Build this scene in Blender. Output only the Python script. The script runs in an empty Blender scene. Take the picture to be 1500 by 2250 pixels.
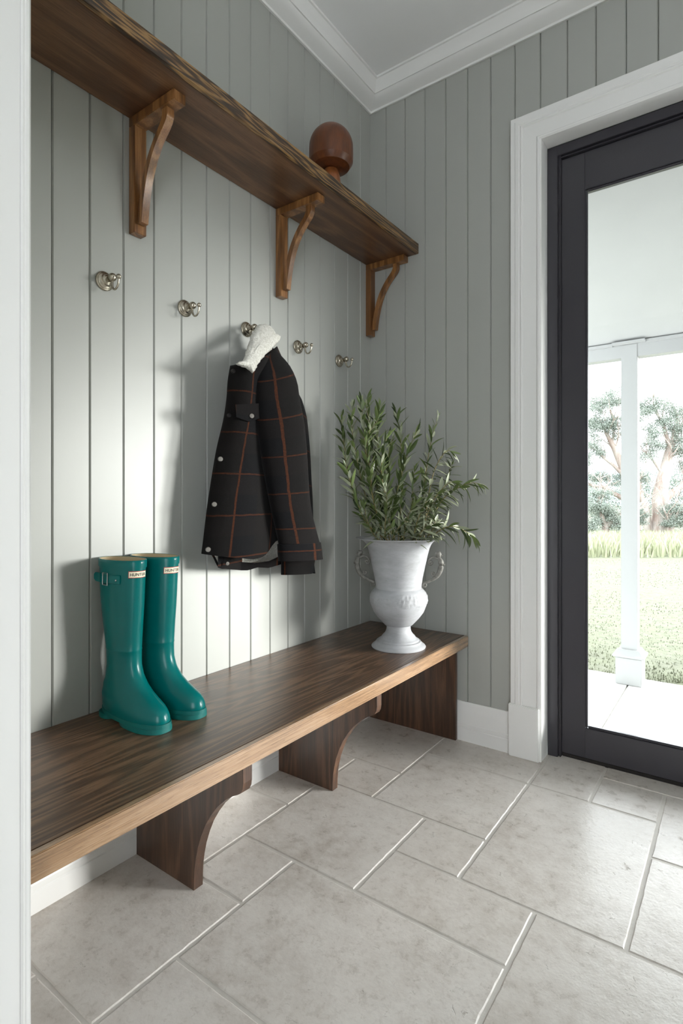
import bpy, bmesh, math, random
from mathutils import Vector, Matrix, noise
random.seed(7)
S = bpy.context.scene
COL = S.collection
V = Vector
# ------------------------------------------------------------------ camera
F_PX, YAW, HY, CX, CY, CH = 1212.54, math.radians(35.89), 1093.47, 1.4877, -2.2991, 1.07
cam = bpy.data.cameras.new('camera'); cam_o = bpy.data.objects.new('camera', cam); COL.objects.link(cam_o)
cam.sensor_fit = 'HORIZONTAL'; cam.sensor_width = 36; cam.lens = F_PX / 1500 * 36
cam.shift_y = (HY - 1125) / 1500
cam.clip_start = .02; cam.clip_end = 500
cam_o.location = (CX, CY, CH); cam_o.rotation_euler = (math.pi / 2, 0, YAW)
S.camera = cam_o
FW = V((-math.sin(YAW), math.cos(YAW), 0)); RT = V((math.cos(YAW), math.sin(YAW), 0)); CAM = V((CX, CY, CH))
def ray(px, py): return FW + RT * ((px - 750) / F_PX) + V((0, 0, (HY - py) / F_PX))
def on(ax, val, px, py):
    d = ray(px, py); return CAM + d * ((val - CAM[ax]) / d[ax])
def at(dep, px, py): return CAM + ray(px, py) * dep
# ------------------------------------------------------------------ world, sun, exposure
SKY, SUN, EXPO = 3.9, 7.6, 0.96
w = bpy.data.worlds.new('sky'); S.world = w; w.use_nodes = True
bg = w.node_tree.nodes['Background']; bg.inputs[0].default_value = (.90, .955, 1, 1); bg.inputs[1].default_value = SKY
sun = bpy.data.lights.new('sun', 'SUN'); sun.energy = SUN; sun.angle = math.radians(26); sun.color = (1, .985, .96)
sun_o = bpy.data.objects.new('sun', sun); COL.objects.link(sun_o)
sun_dir = V((1, .56, .07)).normalized()            # towards the hazy sun, out beyond the porch
sun_o.rotation_euler = sun_dir.to_track_quat('Z', 'Y').to_euler(); sun_o.location = (6, 6, 4)
vs = S.view_settings; vs.view_transform = 'Standard'; vs.look = 'None'; vs.exposure = EXPO; vs.gamma = 1; vs.use_curve_mapping = False
S.cycles.use_denoising = True; S.cycles.max_bounces = 12; S.cycles.diffuse_bounces = 8; S.cycles.transparent_max_bounces = 16
S.cycles.caustics_reflective = False; S.cycles.caustics_refractive = False; S.cycles.sample_clamp_indirect = 6

# ------------------------------------------------------------------ materials
def srgb(r, g, b):
    f = lambda c: (c / 12.92 if c <= .04045 else ((c + .055) / 1.055) ** 2.4)
    return (f(r / 255), f(g / 255), f(b / 255), 1)
class M:
    def __init__(s, name, rough=.5, metal=0, coat=0, spec=.5, sheen=0):
        s.m = bpy.data.materials.new(name); s.m.use_nodes = True
        s.n = s.m.node_tree.nodes; s.l = s.m.node_tree.links
        s.p = s.n['Principled BSDF']; s.p.inputs['Roughness'].default_value = rough; s.p.inputs['Metallic'].default_value = metal
        s.p.inputs['Coat Weight'].default_value = coat; s.p.inputs['Coat Roughness'].default_value = .15
        s.p.inputs['Specular IOR Level'].default_value = spec; s.p.inputs['Sheen Weight'].default_value = sheen
        s.tc = s.n.new('ShaderNodeTexCoord')
    def map(s, scale=(1, 1, 1), src='Object', rot=(0, 0, 0), loc=None):
        mp = s.n.new('ShaderNodeMapping'); mp.inputs['Scale'].default_value = scale; mp.inputs['Rotation'].default_value = rot
        if loc is not None: mp.inputs['Location'].default_value = loc
        s.l.new(s.tc.outputs[src], mp.inputs[0]); return mp.outputs[0]
    def rnd_loc(s, vec, amt=20):
        oi = s.n.new('ShaderNodeObjectInfo'); mu = s.n.new('ShaderNodeMath'); mu.operation = 'MULTIPLY'; mu.inputs[1].default_value = amt
        s.l.new(oi.outputs['Random'], mu.inputs[0]); va = s.n.new('ShaderNodeVectorMath'); va.operation = 'ADD'
        s.l.new(vec, va.inputs[0]); s.l.new(mu.outputs[0], va.inputs[1]); return va.outputs[0]
    def noise(s, vec, scale=5, detail=4, rough=.55, dist=0):
        t = s.n.new('ShaderNodeTexNoise'); t.inputs['Scale'].default_value = scale; t.inputs['Detail'].default_value = detail
        t.inputs['Roughness'].default_value = rough; t.inputs['Distortion'].default_value = dist
        s.l.new(vec, t.inputs['Vector']); return t.outputs[0]
    def wave(s, vec, scale, dist, detail=2, dscale=1):
        t = s.n.new('ShaderNodeTexWave'); t.inputs['Scale'].default_value = scale; t.inputs['Distortion'].default_value = dist
        t.inputs['Detail'].default_value = detail; t.inputs['Detail Scale'].default_value = dscale
        s.l.new(vec, t.inputs['Vector']); return t.outputs['Fac']
    def ramp(s, fac, stops):
        r = s.n.new('ShaderNodeValToRGB'); e = r.color_ramp.elements
        while len(e) < len(stops): e.new(.5)
        for i, (p, c) in enumerate(stops): e[i].position = p; e[i].color = c
        s.l.new(fac, r.inputs[0]); return r.outputs[0]
    def mix(s, fac, a, b, mode='MIX'):
        r = s.n.new('ShaderNodeMixRGB'); r.blend_type = mode
        for i, q in enumerate((fac, a, b)):
            if isinstance(q, (int, float)): r.inputs[i].default_value = q
            elif isinstance(q, tuple): r.inputs[i].default_value = q
            else: s.l.new(q, r.inputs[i])
        return r.outputs[0]
    def math(s, op, a, b=0.0, c=None):
        r = s.n.new('ShaderNodeMath'); r.operation = op
        for i, q in enumerate((a, b) if c is None else (a, b, c)):
            if isinstance(q, (int, float)): r.inputs[i].default_value = q
            else: s.l.new(q, r.inputs[i])
        return r.outputs[0]
    def col(s, c):
        if isinstance(c, tuple): s.p.inputs['Base Color'].default_value = c
        else: s.l.new(c, s.p.inputs['Base Color'])
        return s
    def rough(s, f): s.l.new(f, s.p.inputs['Roughness']); return s
    def bump(s, h, strength=.3, dist=.002):
        b = s.n.new('ShaderNodeBump'); b.inputs['Strength'].default_value = strength; b.inputs['Distance'].default_value = dist
        s.l.new(h, b.inputs['Height']); s.l.new(b.outputs[0], s.p.inputs['Normal']); return s
G = lambda v: (v, v, v, 1)

def paint(name, c, rough=.42, bump=.06):
    m = M(name, rough); nz = m.noise(m.map((1, 1, 1)), 9, 4)
    m.col(m.mix(m.math('MULTIPLY', nz, .10), c, tuple(x * .85 for x in c[:3]) + (1,)))
    m.bump(m.noise(m.map((40, 40, 12)), 6, 2), bump, .0006); return m.m
def wood(name, dark, mid, light, axis='Y', rough=.36, coat=.25, fig=1.0, freq=1.0, ringw=.32):
    m = M(name, rough, coat=coat, spec=.5); m.p.inputs['Coat Roughness'].default_value = .22; m.p.inputs['Coat IOR'].default_value = 1.5 if coat < .9 else 1.85
    ax = 'XYZ'.index(axis)
    def sc(along, across): v = [across] * 3; v[ax] = along; return tuple(v)
    base = m.rnd_loc(m.map(sc(.10, 1)), 9)
    warp = m.noise(base, 4.2 * freq, 4, .5, .25)
    rings = m.math('SINE', m.math('MULTIPLY', warp, 95 * fig))
    rings = m.math('POWER', m.math('MULTIPLY_ADD', rings, .5, .5), 1.6)
    fine = m.noise(m.rnd_loc(m.map(sc(1.6, 110)), 9), 3.2, 3, .65)
    pores = m.noise(m.rnd_loc(m.map(sc(7, 260)), 9), 3.0, 2, .6)
    broad = m.noise(base, 2.2, 2)
    c = m.ramp(m.math('ADD', m.math('MULTIPLY', rings, ringw), m.math('MULTIPLY', fine, 1.02 - ringw)), [(.2, dark), (.52, mid), (.85, light)])
    c = m.mix(m.math('MULTIPLY', m.math('LESS_THAN', pores, .42), .5), c, dark)
    c = m.mix(m.math('MULTIPLY', broad, .3), c, dark)
    m.col(c); m.bump(m.math('ADD', m.math('MULTIPLY', pores, .6), m.math('MULTIPLY', rings, .2)), .2, .0012)
    return m.m
MAT = {}
MAT['sage'] = paint('sage_paint', srgb(169, 170, 165), .38)
MAT['white'] = paint('white_trim_paint', srgb(233, 232, 230), .33, 0)
MAT['ceil'] = paint('ceiling_paint', srgb(236, 236, 236), .7, .04)
MAT['core'] = paint('wall_core_paint', srgb(150, 155, 148), .7, .04)
MAT['oak'] = wood('stained_oak', srgb(58, 40, 28), srgb(106, 79, 58), srgb(142, 110, 82), 'Y', fig=1.7, ringw=.34)
MAT['oak_edge_glare'] = wood('stained_oak_edge_glare', srgb(104, 76, 50), srgb(168, 132, 97), srgb(202, 168, 132), 'Y', rough=.26, coat=1.0, fig=.6, freq=1.6, ringw=.12)  # bench edge: paler than the seat to imitate glare reflected from the doorway
MAT['oak_shelf_edge'] = wood('stained_oak_shelf_edge', srgb(46, 31, 19), srgb(118, 86, 50), srgb(166, 128, 78), 'Y', rough=.34, coat=.3, fig=1.0, freq=2.6, ringw=.6)
MAT['oak_shelf'] = wood('stained_oak_shelf', srgb(66, 43, 28), srgb(106, 73, 49), srgb(134, 97, 66), 'Y', fig=.6)
MAT['oak_z'] = wood('stained_oak_upright', srgb(46, 31, 22), srgb(84, 58, 42), srgb(112, 80, 58), 'Z')
MAT['oak_br'] = wood('bracket_oak', srgb(86, 55, 29), srgb(140, 94, 52), srgb(178, 130, 82), 'Z', rough=.33, coat=.35)
# travertine-look floor tile
def tile_mat():
    m = M('limestone_tile', .4, spec=.5); o = m.rnd_loc(m.map(), 30)
    n1 = m.noise(o, 4.5, 6, .6, .3); n2 = m.noise(o, 22, 5, .65); n3 = m.noise(o, 90, 3, .6)
    c = m.ramp(n1, [(.3, srgb(186, 177, 168)), (.5, srgb(207, 200, 193)), (.72, srgb(220, 214, 208))])
    c = m.mix(m.ramp(n2, [(.40, G(0)), (.62, G(.55))]), c, srgb(225, 220, 214))
    c = m.mix(m.ramp(m.noise(o, 60, 6, .75, .5), [(.3, G(.45)), (.48, G(0))]), c, srgb(172, 162, 151))
    pits = m.ramp(m.noise(o, 34, 6, .7, .8), [(.28, G(.5)), (.36, G(0))])
    c = m.mix(pits, c, srgb(150, 139, 126))
    oi = m.n.new('ShaderNodeObjectInfo')
    c = m.mix(m.math('MULTIPLY', oi.outputs['Random'], .16), c, srgb(184, 174, 162))
    m.col(c); m.rough(m.ramp(n2, [(.3, G(.24)), (.7, G(.40))]))
    m.bump(m.math('ADD', m.math('MULTIPLY', n2, .8), m.math('SUBTRACT', m.math('MULTIPLY', n3, .35), m.math('MULTIPLY', pits, 1.2))), .55, .0025)
    return m.m
MAT['tile'] = tile_mat()
m = M('pale_grout', .85); m.col(m.mix(m.noise(m.map(), 60, 4), srgb(216, 211, 205), srgb(202, 196, 188))); m.bump(m.noise(m.map(), 300, 3), .3, .001); MAT['grout'] = m.m
m = M('charcoal_door_paint', .32, coat=.3); m.col(m.mix(m.noise(m.map(), 3, 2), srgb(50, 48, 55), srgb(58, 56, 62))); m.bump(m.noise(m.map((60, 60, 8)), 4, 2), .05, .0005); MAT['char'] = m.m
m = M('sill_metal', .4, .6); m.col(m.mix(m.noise(m.map(), 40, 3), srgb(40, 38, 40), srgb(62, 58, 56))); MAT['sill'] = m.m
# clear pane: mostly straight-through with a fresnel reflection
m = M('clear_glass', .02); tr = m.n.new('ShaderNodeBsdfTransparent'); gl = m.n.new('ShaderNodeBsdfGlossy'); gl.inputs['Roughness'].default_value = .01
fr = m.n.new('ShaderNodeFresnel'); gq = m.n.new('ShaderNodeNewGeometry'); m.l.new(m.math('MULTIPLY_ADD', gq.outputs['Backfacing'], 1 / 1.3 - 1.3, 1.3), fr.inputs[0]); mx = m.n.new('ShaderNodeMixShader')
wv = m.noise(m.map(), 1.2, 1); tr.inputs[0].default_value = (.97, .98, .975, 1)
bp = m.n.new('ShaderNodeBump'); bp.inputs['Strength'].default_value = .01; m.l.new(wv, bp.inputs['Height']); m.l.new(bp.outputs[0], gl.inputs['Normal'])
m.l.new(fr.outputs[0], mx.inputs[0]); m.l.new(tr.outputs[0], mx.inputs[1]); m.l.new(gl.outputs[0], mx.inputs[2]); m.l.new(mx.outputs[0], m.n['Material Output'].inputs[0]); MAT['glass'] = m.m
m = M('brushed_nickel', .27, 1); m.col(m.mix(m.noise(m.map((1, 1, 1)), 120, 3), srgb(196, 188, 172), srgb(170, 161, 146))); m.bump(m.noise(m.map((300, 300, 30)), 3, 2), .05, .0004); MAT['nickel'] = m.m
m = M('teal_rubber', .3, coat=.22, spec=.15); m.col(m.mix(m.noise(m.map(), 14, 3), srgb(0, 91, 90), srgb(0, 98, 96))); m.bump(m.noise(m.map(), 30, 3), .06, .002); MAT['teal'] = m.m
m = M('teal_rubber_sole', .45); m.col(m.mix(m.noise(m.map(), 40, 3), srgb(0, 92, 88), srgb(0, 102, 97))); m.bump(m.noise(m.map((200, 200, 20)), 4, 2), .3, .002); MAT['teal2'] = m.m
m = M('cream_knit', .9); ck = m.n.new('ShaderNodeTexChecker'); ck.inputs['Scale'].default_value = 620; m.l.new(m.map(), ck.inputs['Vector'])
m.col(m.mix(ck.outputs['Fac'], srgb(214, 198, 168), srgb(172, 150, 112))); m.bump(ck.outputs['Fac'], .4, .001); MAT['knit'] = m.m
m = M('cream_label', .5); m.col(m.mix(m.noise(m.map(), 90, 2), srgb(236, 226, 200), srgb(226, 214, 186))); MAT['cream'] = m.m
m = M('red_border', .5); m.col(m.mix(m.noise(m.map(), 90, 2), srgb(176, 58, 52), srgb(160, 50, 46))); MAT['red'] = m.m
m = M('black_print', .5); m.col(m.mix(m.noise(m.map(), 90, 2), srgb(24, 24, 26), srgb(34, 34, 36))); MAT['ink'] = m.m
m = M('worn_snap_metal', .42, .85); m.col(m.mix(m.noise(m.map(), 200, 3), srgb(150, 146, 140), srgb(118, 114, 110))); MAT['snap'] = m.m
m = M('dark_snap_metal', .4, .6); m.col(m.mix(m.noise(m.map(), 200, 3), srgb(38, 36, 36), srgb(58, 55, 54))); MAT['dsnap'] = m.m
m = M('steel_buckle', .25, 1); m.col(m.mix(m.noise(m.map(), 80, 2), srgb(200, 200, 200), srgb(180, 180, 182))); MAT['steel'] = m.m
# weathered zinc urn
m = M('weathered_zinc', .62); n1 = m.noise(m.map((1, 1, 3)), 7, 6, .7, .1); n2 = m.noise(m.map((1, 1, 6)), 60, 4, .6)
c = m.ramp(n1, [(.3, srgb(158, 158, 160)), (.5, srgb(174, 175, 178)), (.72, srgb(187, 188, 192))])
c = m.mix(m.ramp(m.noise(m.map((1, 1, 2.5)), 26, 6, .7, 1), [(.30, G(.6)), (.36, G(0))]), c, srgb(112, 106, 100))
m.col(c); m.bump(m.math('ADD', n2, n1), .15, .002); MAT['zinc'] = m.m
m = M('aged_pewter', .6, .2); m.col(m.ramp(m.noise(m.map(), 70, 5), [(.3, srgb(96, 94, 88)), (.7, srgb(142, 140, 134))])); m.bump(m.noise(m.map(), 180, 4), .5, .002); MAT['pewter'] = m.m
m = M('turned_mahogany', .38, coat=.2); n1 = m.noise(m.map((6, 6, 1)), 6, 5, .6, .5)
m.col(m.ramp(n1, [(.25, srgb(70, 35, 16)), (.5, srgb(100, 54, 26)), (.8, srgb(124, 70, 36))])); m.bump(n1, .08, .001); MAT['mahog'] = m.m
m = M('turned_stem_wood', .36, coat=.2); n1 = m.noise(m.map((8, 8, 1.5)), 6, 4, .6, .4)
m.col(m.ramp(n1, [(.3, srgb(112, 62, 30)), (.7, srgb(150, 88, 46))])); MAT['stemw'] = m.m
# plaid wool: lines laid on the UVs (metres)
def plaid():
    m = M('plaid_wool', .95, sheen=.04, spec=.15); uv = m.map((1, 1, 1), 'UV'); sx = m.n.new('ShaderNodeSeparateXYZ'); m.l.new(uv, sx.inputs[0])
    wob = m.math('MULTIPLY', m.math('SUBTRACT', m.noise(uv, 25, 2), .5), .006)
    def line(co, per, half):
        q = m.math('ADD', co, wob); d = m.math('ABSOLUTE', m.math('SUBTRACT', m.math('FRACT', m.math('DIVIDE', q, per)), .5))
        return m.math('LESS_THAN', d, half / per)
    def band(co, per, lo, hi):
        q = m.math('FRACT', m.math('DIVIDE', co, per)); return m.math('MULTIPLY', m.math('GREATER_THAN', q, lo), m.math('LESS_THAN', q, hi))
    c = m.mix(band(sx.outputs[0], .20, .0, .5), srgb(6, 6, 8), srgb(11, 9, 8))
    c = m.mix(m.math('MULTIPLY', band(sx.outputs[1], .135, .0, .45), .6), c, srgb(16, 12, 11))
    fuzz = m.noise(uv, 700, 2, .7)
    c = m.mix(m.math('MULTIPLY', m.ramp(fuzz, [(.5, G(0)), (.8, G(1))]), .25), c, srgb(58, 57, 60))
    ln = m.math('MAXIMUM', m.math('MULTIPLY', line(sx.outputs[0], .20, .0036), .9), m.math('MULTIPLY', line(sx.outputs[1], .135, .0026), .7))
    ln = m.math('MULTIPLY', ln, m.ramp(m.noise(uv, 160, 3), [(.25, G(.35)), (.7, G(1))]))
    c = m.mix(ln, c, srgb(70, 36, 18))
    m.col(c); m.bump(fuzz, .5, .0015); return m.m
MAT['plaid'] = plaid()
m = M('cream_sherpa', .95, sheen=.3); m.col(m.ramp(m.noise(m.map(), 160, 4), [(.3, srgb(196, 192, 180)), (.6, srgb(236, 234, 226))])); m.bump(m.noise(m.map(), 260, 4, .7), .9, .004); MAT['sherpa'] = m.m
m = M('olive_leaf', .42, spec=.5)
geo = m.n.new('ShaderNodeNewGeometry'); oi = m.n.new('ShaderNodeObjectInfo')
top = m.mix(oi.outputs['Random'], srgb(54, 71, 36), srgb(104, 120, 68))
m.col(m.mix(geo.outputs['Backfacing'], top, srgb(146, 152, 126))); m.p.inputs['Subsurface Weight'].default_value = 0
m.bump(m.noise(m.map((1, 1, 1)), 300, 2), .1, .0005); MAT['leaf'] = m.m
m = M('olive_twig', .6); m.col(m.mix(m.noise(m.map(), 60, 3), srgb(150, 132, 84), srgb(120, 112, 70))); MAT['twig'] = m.m
# outside
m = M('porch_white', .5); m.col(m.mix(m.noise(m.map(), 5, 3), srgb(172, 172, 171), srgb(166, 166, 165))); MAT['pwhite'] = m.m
m = M('porch_paver', .6); m.col(m.mix(m.rnd_loc(m.noise(m.map(), 8, 5)), srgb(226, 224, 220), srgb(216, 214, 210))); m.bump(m.noise(m.map(), 90, 3), .2, .002); MAT['paver'] = m.m
m = M('lawn', .9); n1 = m.noise(m.map(), 3, 6, .7); n2 = m.noise(m.map((1, 1, 1)), 14, 6, .75)
c = m.ramp(n2, [(.3, srgb(72, 74, 58)), (.46, srgb(104, 106, 86)), (.7, srgb(120, 120, 104))]); c = m.mix(m.ramp(n1, [(.4, G(0)), (.7, G(.6))]), c, srgb(112, 118, 88)); m.col(c); m.bump(n2, .8, .05); MAT['lawn'] = m.m
m = M('dry_grass', .9); m.col(m.mix(m.noise(m.map(), 2, 4), srgb(160, 161, 134), srgb(146, 151, 122))); MAT['dgrass'] = m.m
m = M('hazed_gum_bark', .85); n1 = m.noise(m.map((1, 1, .35)), 3, 6, .65, .6); m.col(m.ramp(n1, [(.3, srgb(132, 108, 98)), (.5, srgb(160, 148, 140)), (.72, srgb(184, 178, 172))])); m.bump(n1, .6, .05); MAT['bark'] = m.m  # bark colour lightened to imitate bright outdoor haze
m = M('hazed_gum_foliage', .7); m.col(m.mix(m.noise(m.map(), 1.2, 5), srgb(116, 124, 114), srgb(152, 160, 150))); MAT['gum'] = m.m  # washed-out haze is mixed into the leaf colour
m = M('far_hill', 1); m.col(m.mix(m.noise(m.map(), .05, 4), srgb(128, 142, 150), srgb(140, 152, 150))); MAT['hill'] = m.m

# ------------------------------------------------------------------ geometry helpers
ORG = {}
def prop(o, label=None, cat=None, group=None, kind=None):
    if label: o['label'] = label
    if cat: o['category'] = cat
    if group: o['group'] = group
    if kind: o['kind'] = kind
    return o
def thing(name, loc, label, cat, group=None, kind=None):
    o = bpy.data.objects.new(name, None); COL.objects.link(o); o.location = loc; o.empty_display_size = .05; ORG[o.as_pointer()] = V(loc)
    return prop(o, label, cat, group, kind)
class B:
    def __init__(s): s.v = []; s.f = []; s.uv = {}
    def add(s, vs_, fs): k = len(s.v); s.v += [V(p) for p in vs_]; s.f += [tuple(i + k for i in f) for f in fs]; return k
    def box(s, x0, x1, y0, y1, z0, z1, bev=0):
        bm = bmesh.new(); bmesh.ops.create_cube(bm, size=1)
        for q in bm.verts: q.co = V(((x0 + x1) / 2 + q.co.x * (x1 - x0), (y0 + y1) / 2 + q.co.y * (y1 - y0), (z0 + z1) / 2 + q.co.z * (z1 - z0)))
        if bev: bmesh.ops.bevel(bm, geom=bm.edges[:], offset=bev, segments=2, affect='EDGES')
        s.frombm(bm); return s
    def frombm(s, bm):
        bm.verts.index_update(); s.add([q.co.copy() for q in bm.verts], [[q.index for q in f.verts] for f in bm.faces]); bm.free()
    def tube(s, path, rad, seg=10, cap=True, flat=1.0, up=None):
        path = [V(p) for p in path]; n = len(path); rad = rad if isinstance(rad, (list, tuple)) else [rad] * n
        k = len(s.v); ref = V(up) if up else None
        for i, p in enumerate(path):
            t = (path[min(i + 1, n - 1)] - path[max(i - 1, 0)]).normalized()
            if ref is None: ref = V((0, 0, 1)) if abs(t.z) < .9 else V((1, 0, 0))
            a = (ref - t * ref.dot(t)).normalized(); b = t.cross(a); ref = a
            for j in range(seg):
                an = 2 * math.pi * j / seg; s.v.append(p + a * (math.cos(an) * rad[i]) + b * (math.sin(an) * rad[i] * flat))
        for i in range(n - 1):
            for j in range(seg):
                j2 = (j + 1) % seg; s.f.append((k + i * seg + j, k + i * seg + j2, k + (i + 1) * seg + j2, k + (i + 1) * seg + j))
        if cap: s.f.append(tuple(k + j for j in range(seg))[::-1]); s.f.append(tuple(k + (n - 1) * seg + j for j in range(seg)))
        return s
    def lathe(s, prof, c=(0, 0, 0), seg=48, axis='Z', cap=True):
        c = V(c); k = len(s.v)
        for r, h in prof:
            for j in range(seg):
                an = 2 * math.pi * j / seg; a, b = math.cos(an) * r, math.sin(an) * r
                s.v.append(c + (V((a, b, h)) if axis == 'Z' else V((h, a, b)) if axis == 'X' else V((a, h, b))))
        for i in range(len(prof) - 1):
            for j in range(seg):
                j2 = (j + 1) % seg; s.f.append((k + i * seg + j, k + i * seg + j2, k + (i + 1) * seg + j2, k + (i + 1) * seg + j))
        if cap: s.f.append(tuple(k + j for j in range(seg))[::-1]); s.f.append(tuple(k + (len(prof) - 1) * seg + j for j in range(seg)))
        return s
    def prism(s, pts, fn, a, b):      # closed 2-D outline swept between two values of a third coordinate
        n = len(pts); k = s.add([fn(p, a) for p in pts] + [fn(p, b) for p in pts], [])
        s.f += [(k + i, k + (i + 1) % n, k + n + (i + 1) % n, k + n + i) for i in range(n)]
        s.f.append(tuple(k + i for i in range(n))[::-1]); s.f.append(tuple(k + n + i for i in range(n))); return s
    def rings(s, rings, close=True, capa=False, capb=False):
        k = len(s.v); n = len(rings[0])
        for r in rings: s.v += [V(p) for p in r]
        for i in range(len(rings) - 1):
            for j in range(n if close else n - 1):
                j2 = (j + 1) % n; s.f.append((k + i * n + j, k + i * n + j2, k + (i + 1) * n + j2, k + (i + 1) * n + j))
        if capa: s.f.append(tuple(k + j for j in range(n))[::-1])
        if capb: s.f.append(tuple(k + (len(rings) - 1) * n + j for j in range(n)))
        return s
    def ball(s, c, r, seg=16, sq=(1, 1, 1)):
        c = V(c); h = seg // 2; prof = [[c + V((math.sin(math.pi * i / h) * math.cos(2 * math.pi * j / seg) * r * sq[0], math.sin(math.pi * i / h) * math.sin(2 * math.pi * j / seg) * r * sq[1], math.cos(math.pi * i / h) * r * sq[2])) for j in range(seg)] for i in range(1, h)]
        s.rings(prof, True, True, True); return s
    def mesh(s, name, smooth=False, org=V((0, 0, 0)), mats=(), fix=True):
        me = bpy.data.meshes.new(name); me.from_pydata([p - org for p in s.v], [], s.f); me.validate()
        if fix:
            bm = bmesh.new(); bm.from_mesh(me); bmesh.ops.recalc_face_normals(bm, faces=bm.faces[:]); bm.to_mesh(me); bm.free()
        for mm in mats: me.materials.append(mm)
        if smooth:
            me.polygons.foreach_set('use_smooth', [True] * len(me.polygons))
            if smooth is not True: me.set_sharp_from_angle(angle=math.radians(smooth))
        me.update(); return me
    def build(s, name, mat, parent=None, smooth=False, label=None, cat=None, group=None, kind=None, org=None, fix=True, uv=None):
        if parent is not None: org = ORG[parent.as_pointer()]
        elif org is None:
            xs = [p.x for p in s.v]; ys = [p.y for p in s.v]; org = V(((min(xs) + max(xs)) / 2, (min(ys) + max(ys)) / 2, min(p.z for p in s.v)))
        me = s.mesh(name, smooth, V(org), [MAT[mat]], fix)
        if uv:
            ul = me.uv_layers.new(name='UV')
            for lp in me.loops: ul.data[lp.index].uv = uv[lp.vertex_index]
        o = bpy.data.objects.new(name, me); COL.objects.link(o)
        if parent is not None: o.parent = parent
        else: o.location = org
        ORG[o.as_pointer()] = V(org); KEEP.append(o)
        return prop(o, label, cat, group, kind)
KEEP = []
def child(name, me, parent, mat4=None):
    o = bpy.data.objects.new(name, me); COL.objects.link(o); o.parent = parent
    if mat4 is not None: o.matrix_local = mat4
    KEEP.append(o); return o
def crom(pts, n):                      # Catmull-Rom through a list of vectors / tuples
    pts = [V(p) for p in pts]; out = []; m_ = len(pts)
    for i in range(m_ - 1):
        p0, p1, p2, p3 = pts[max(i - 1, 0)], pts[i], pts[i + 1], pts[min(i + 2, m_ - 1)]
        for k in range(n):
            t = k / n; out.append(.5 * ((2 * p1) + (p2 - p0) * t + (2 * p0 - 5 * p1 + 4 * p2 - p3) * t * t + (3 * p1 - p0 - 3 * p2 + p3) * t ** 3))
    out.append(pts[-1]); return out
def resample(pts, n):
    pts = [V(p) for p in pts]; d = [0]
    for a, b in zip(pts, pts[1:]): d.append(d[-1] + (b - a).length)
    out = []
    for i in range(n):
        t = d[-1] * i / (n - 1); k = 0
        while k < len(pts) - 2 and d[k + 1] < t: k += 1
        u = (t - d[k]) / max(d[k + 1] - d[k], 1e-9); out.append(pts[k].lerp(pts[k + 1], min(max(u, 0), 1)))
    return out
def lerpf(tab, x):
    if x <= tab[0][0]: return tab[0][1]
    for (a, p), (b, q) in zip(tab, tab[1:]):
        if x <= b: t = (x - a) / (b - a); t = t * t * (3 - 2 * t) * .5 + t * .5; return p + (q - p) * t
    return tab[-1][1]

# ================================================================== SETTING
XR, YN, ZC = 3.6, -4.4, 3.05            # right wall, room end behind the camera, ceiling
DX0, DX1, DTOP = .832, 3.168, 2.524     # door opening
# ---- floor: pale grout bed and one slab per tile, laid in a random-course pattern
fl = B().box(-.02, XR, YN, .0, -.06, -.0020).box(DX0, DX1, 0, .105, -.06, -.0020).build('floor', 'grout', label='pale limestone tile floor of the entry laid in mixed sizes', cat='floor', kind='structure', org=V((0, 0, -.06)))
UX, UY, Y0 = .2112, .2106, -.0085
tiles = [(0, -1, 2, 3), (1, 2, 1, 1), (0, 2, 1, 2), (2, -1, 2, 2), (2, 1, 2, 2), (1, 3, 2, 2), (3, 3, 1, 1), (3, 4, 2, 1), (4, -1, 1, 2), (5, 0, 1, 1), (5, -1, 2, 1), (4, 1, 2, 3),
         (6, 0, 2, 2), (6, 2, 2, 2), (5, 4, 2, 3), (7, 4, 2, 2), (0, 4, 1, 2), (1, 5, 1, 1), (2, 5, 3, 2), (0, 6, 2, 2), (2, 7, 2, 2), (1, 8, 1, 2), (0, 8, 1, 2), (4, 7, 2, 3), (7, -1, 1, 1)]
occ = {(i + a, j + b) for i, j, w_, h_ in tiles for a in range(w_) for b in range(h_)}
rt_ = random.Random(3)
for j in range(-1, 20):
    for i in range(0, 18):
        if (i, j) in occ: continue
        for w_, h_ in rt_.sample([(2, 2), (2, 1), (3, 2), (1, 2)], 4) + [(1, 1)]:
            if all((i + a, j + b) not in occ and i + a < 18 and j + b < 20 for a in range(w_) for b in range(h_)): break
        tiles.append((i, j, w_, h_)); occ |= {(i + a, j + b) for a in range(w_) for b in range(h_)}
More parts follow.
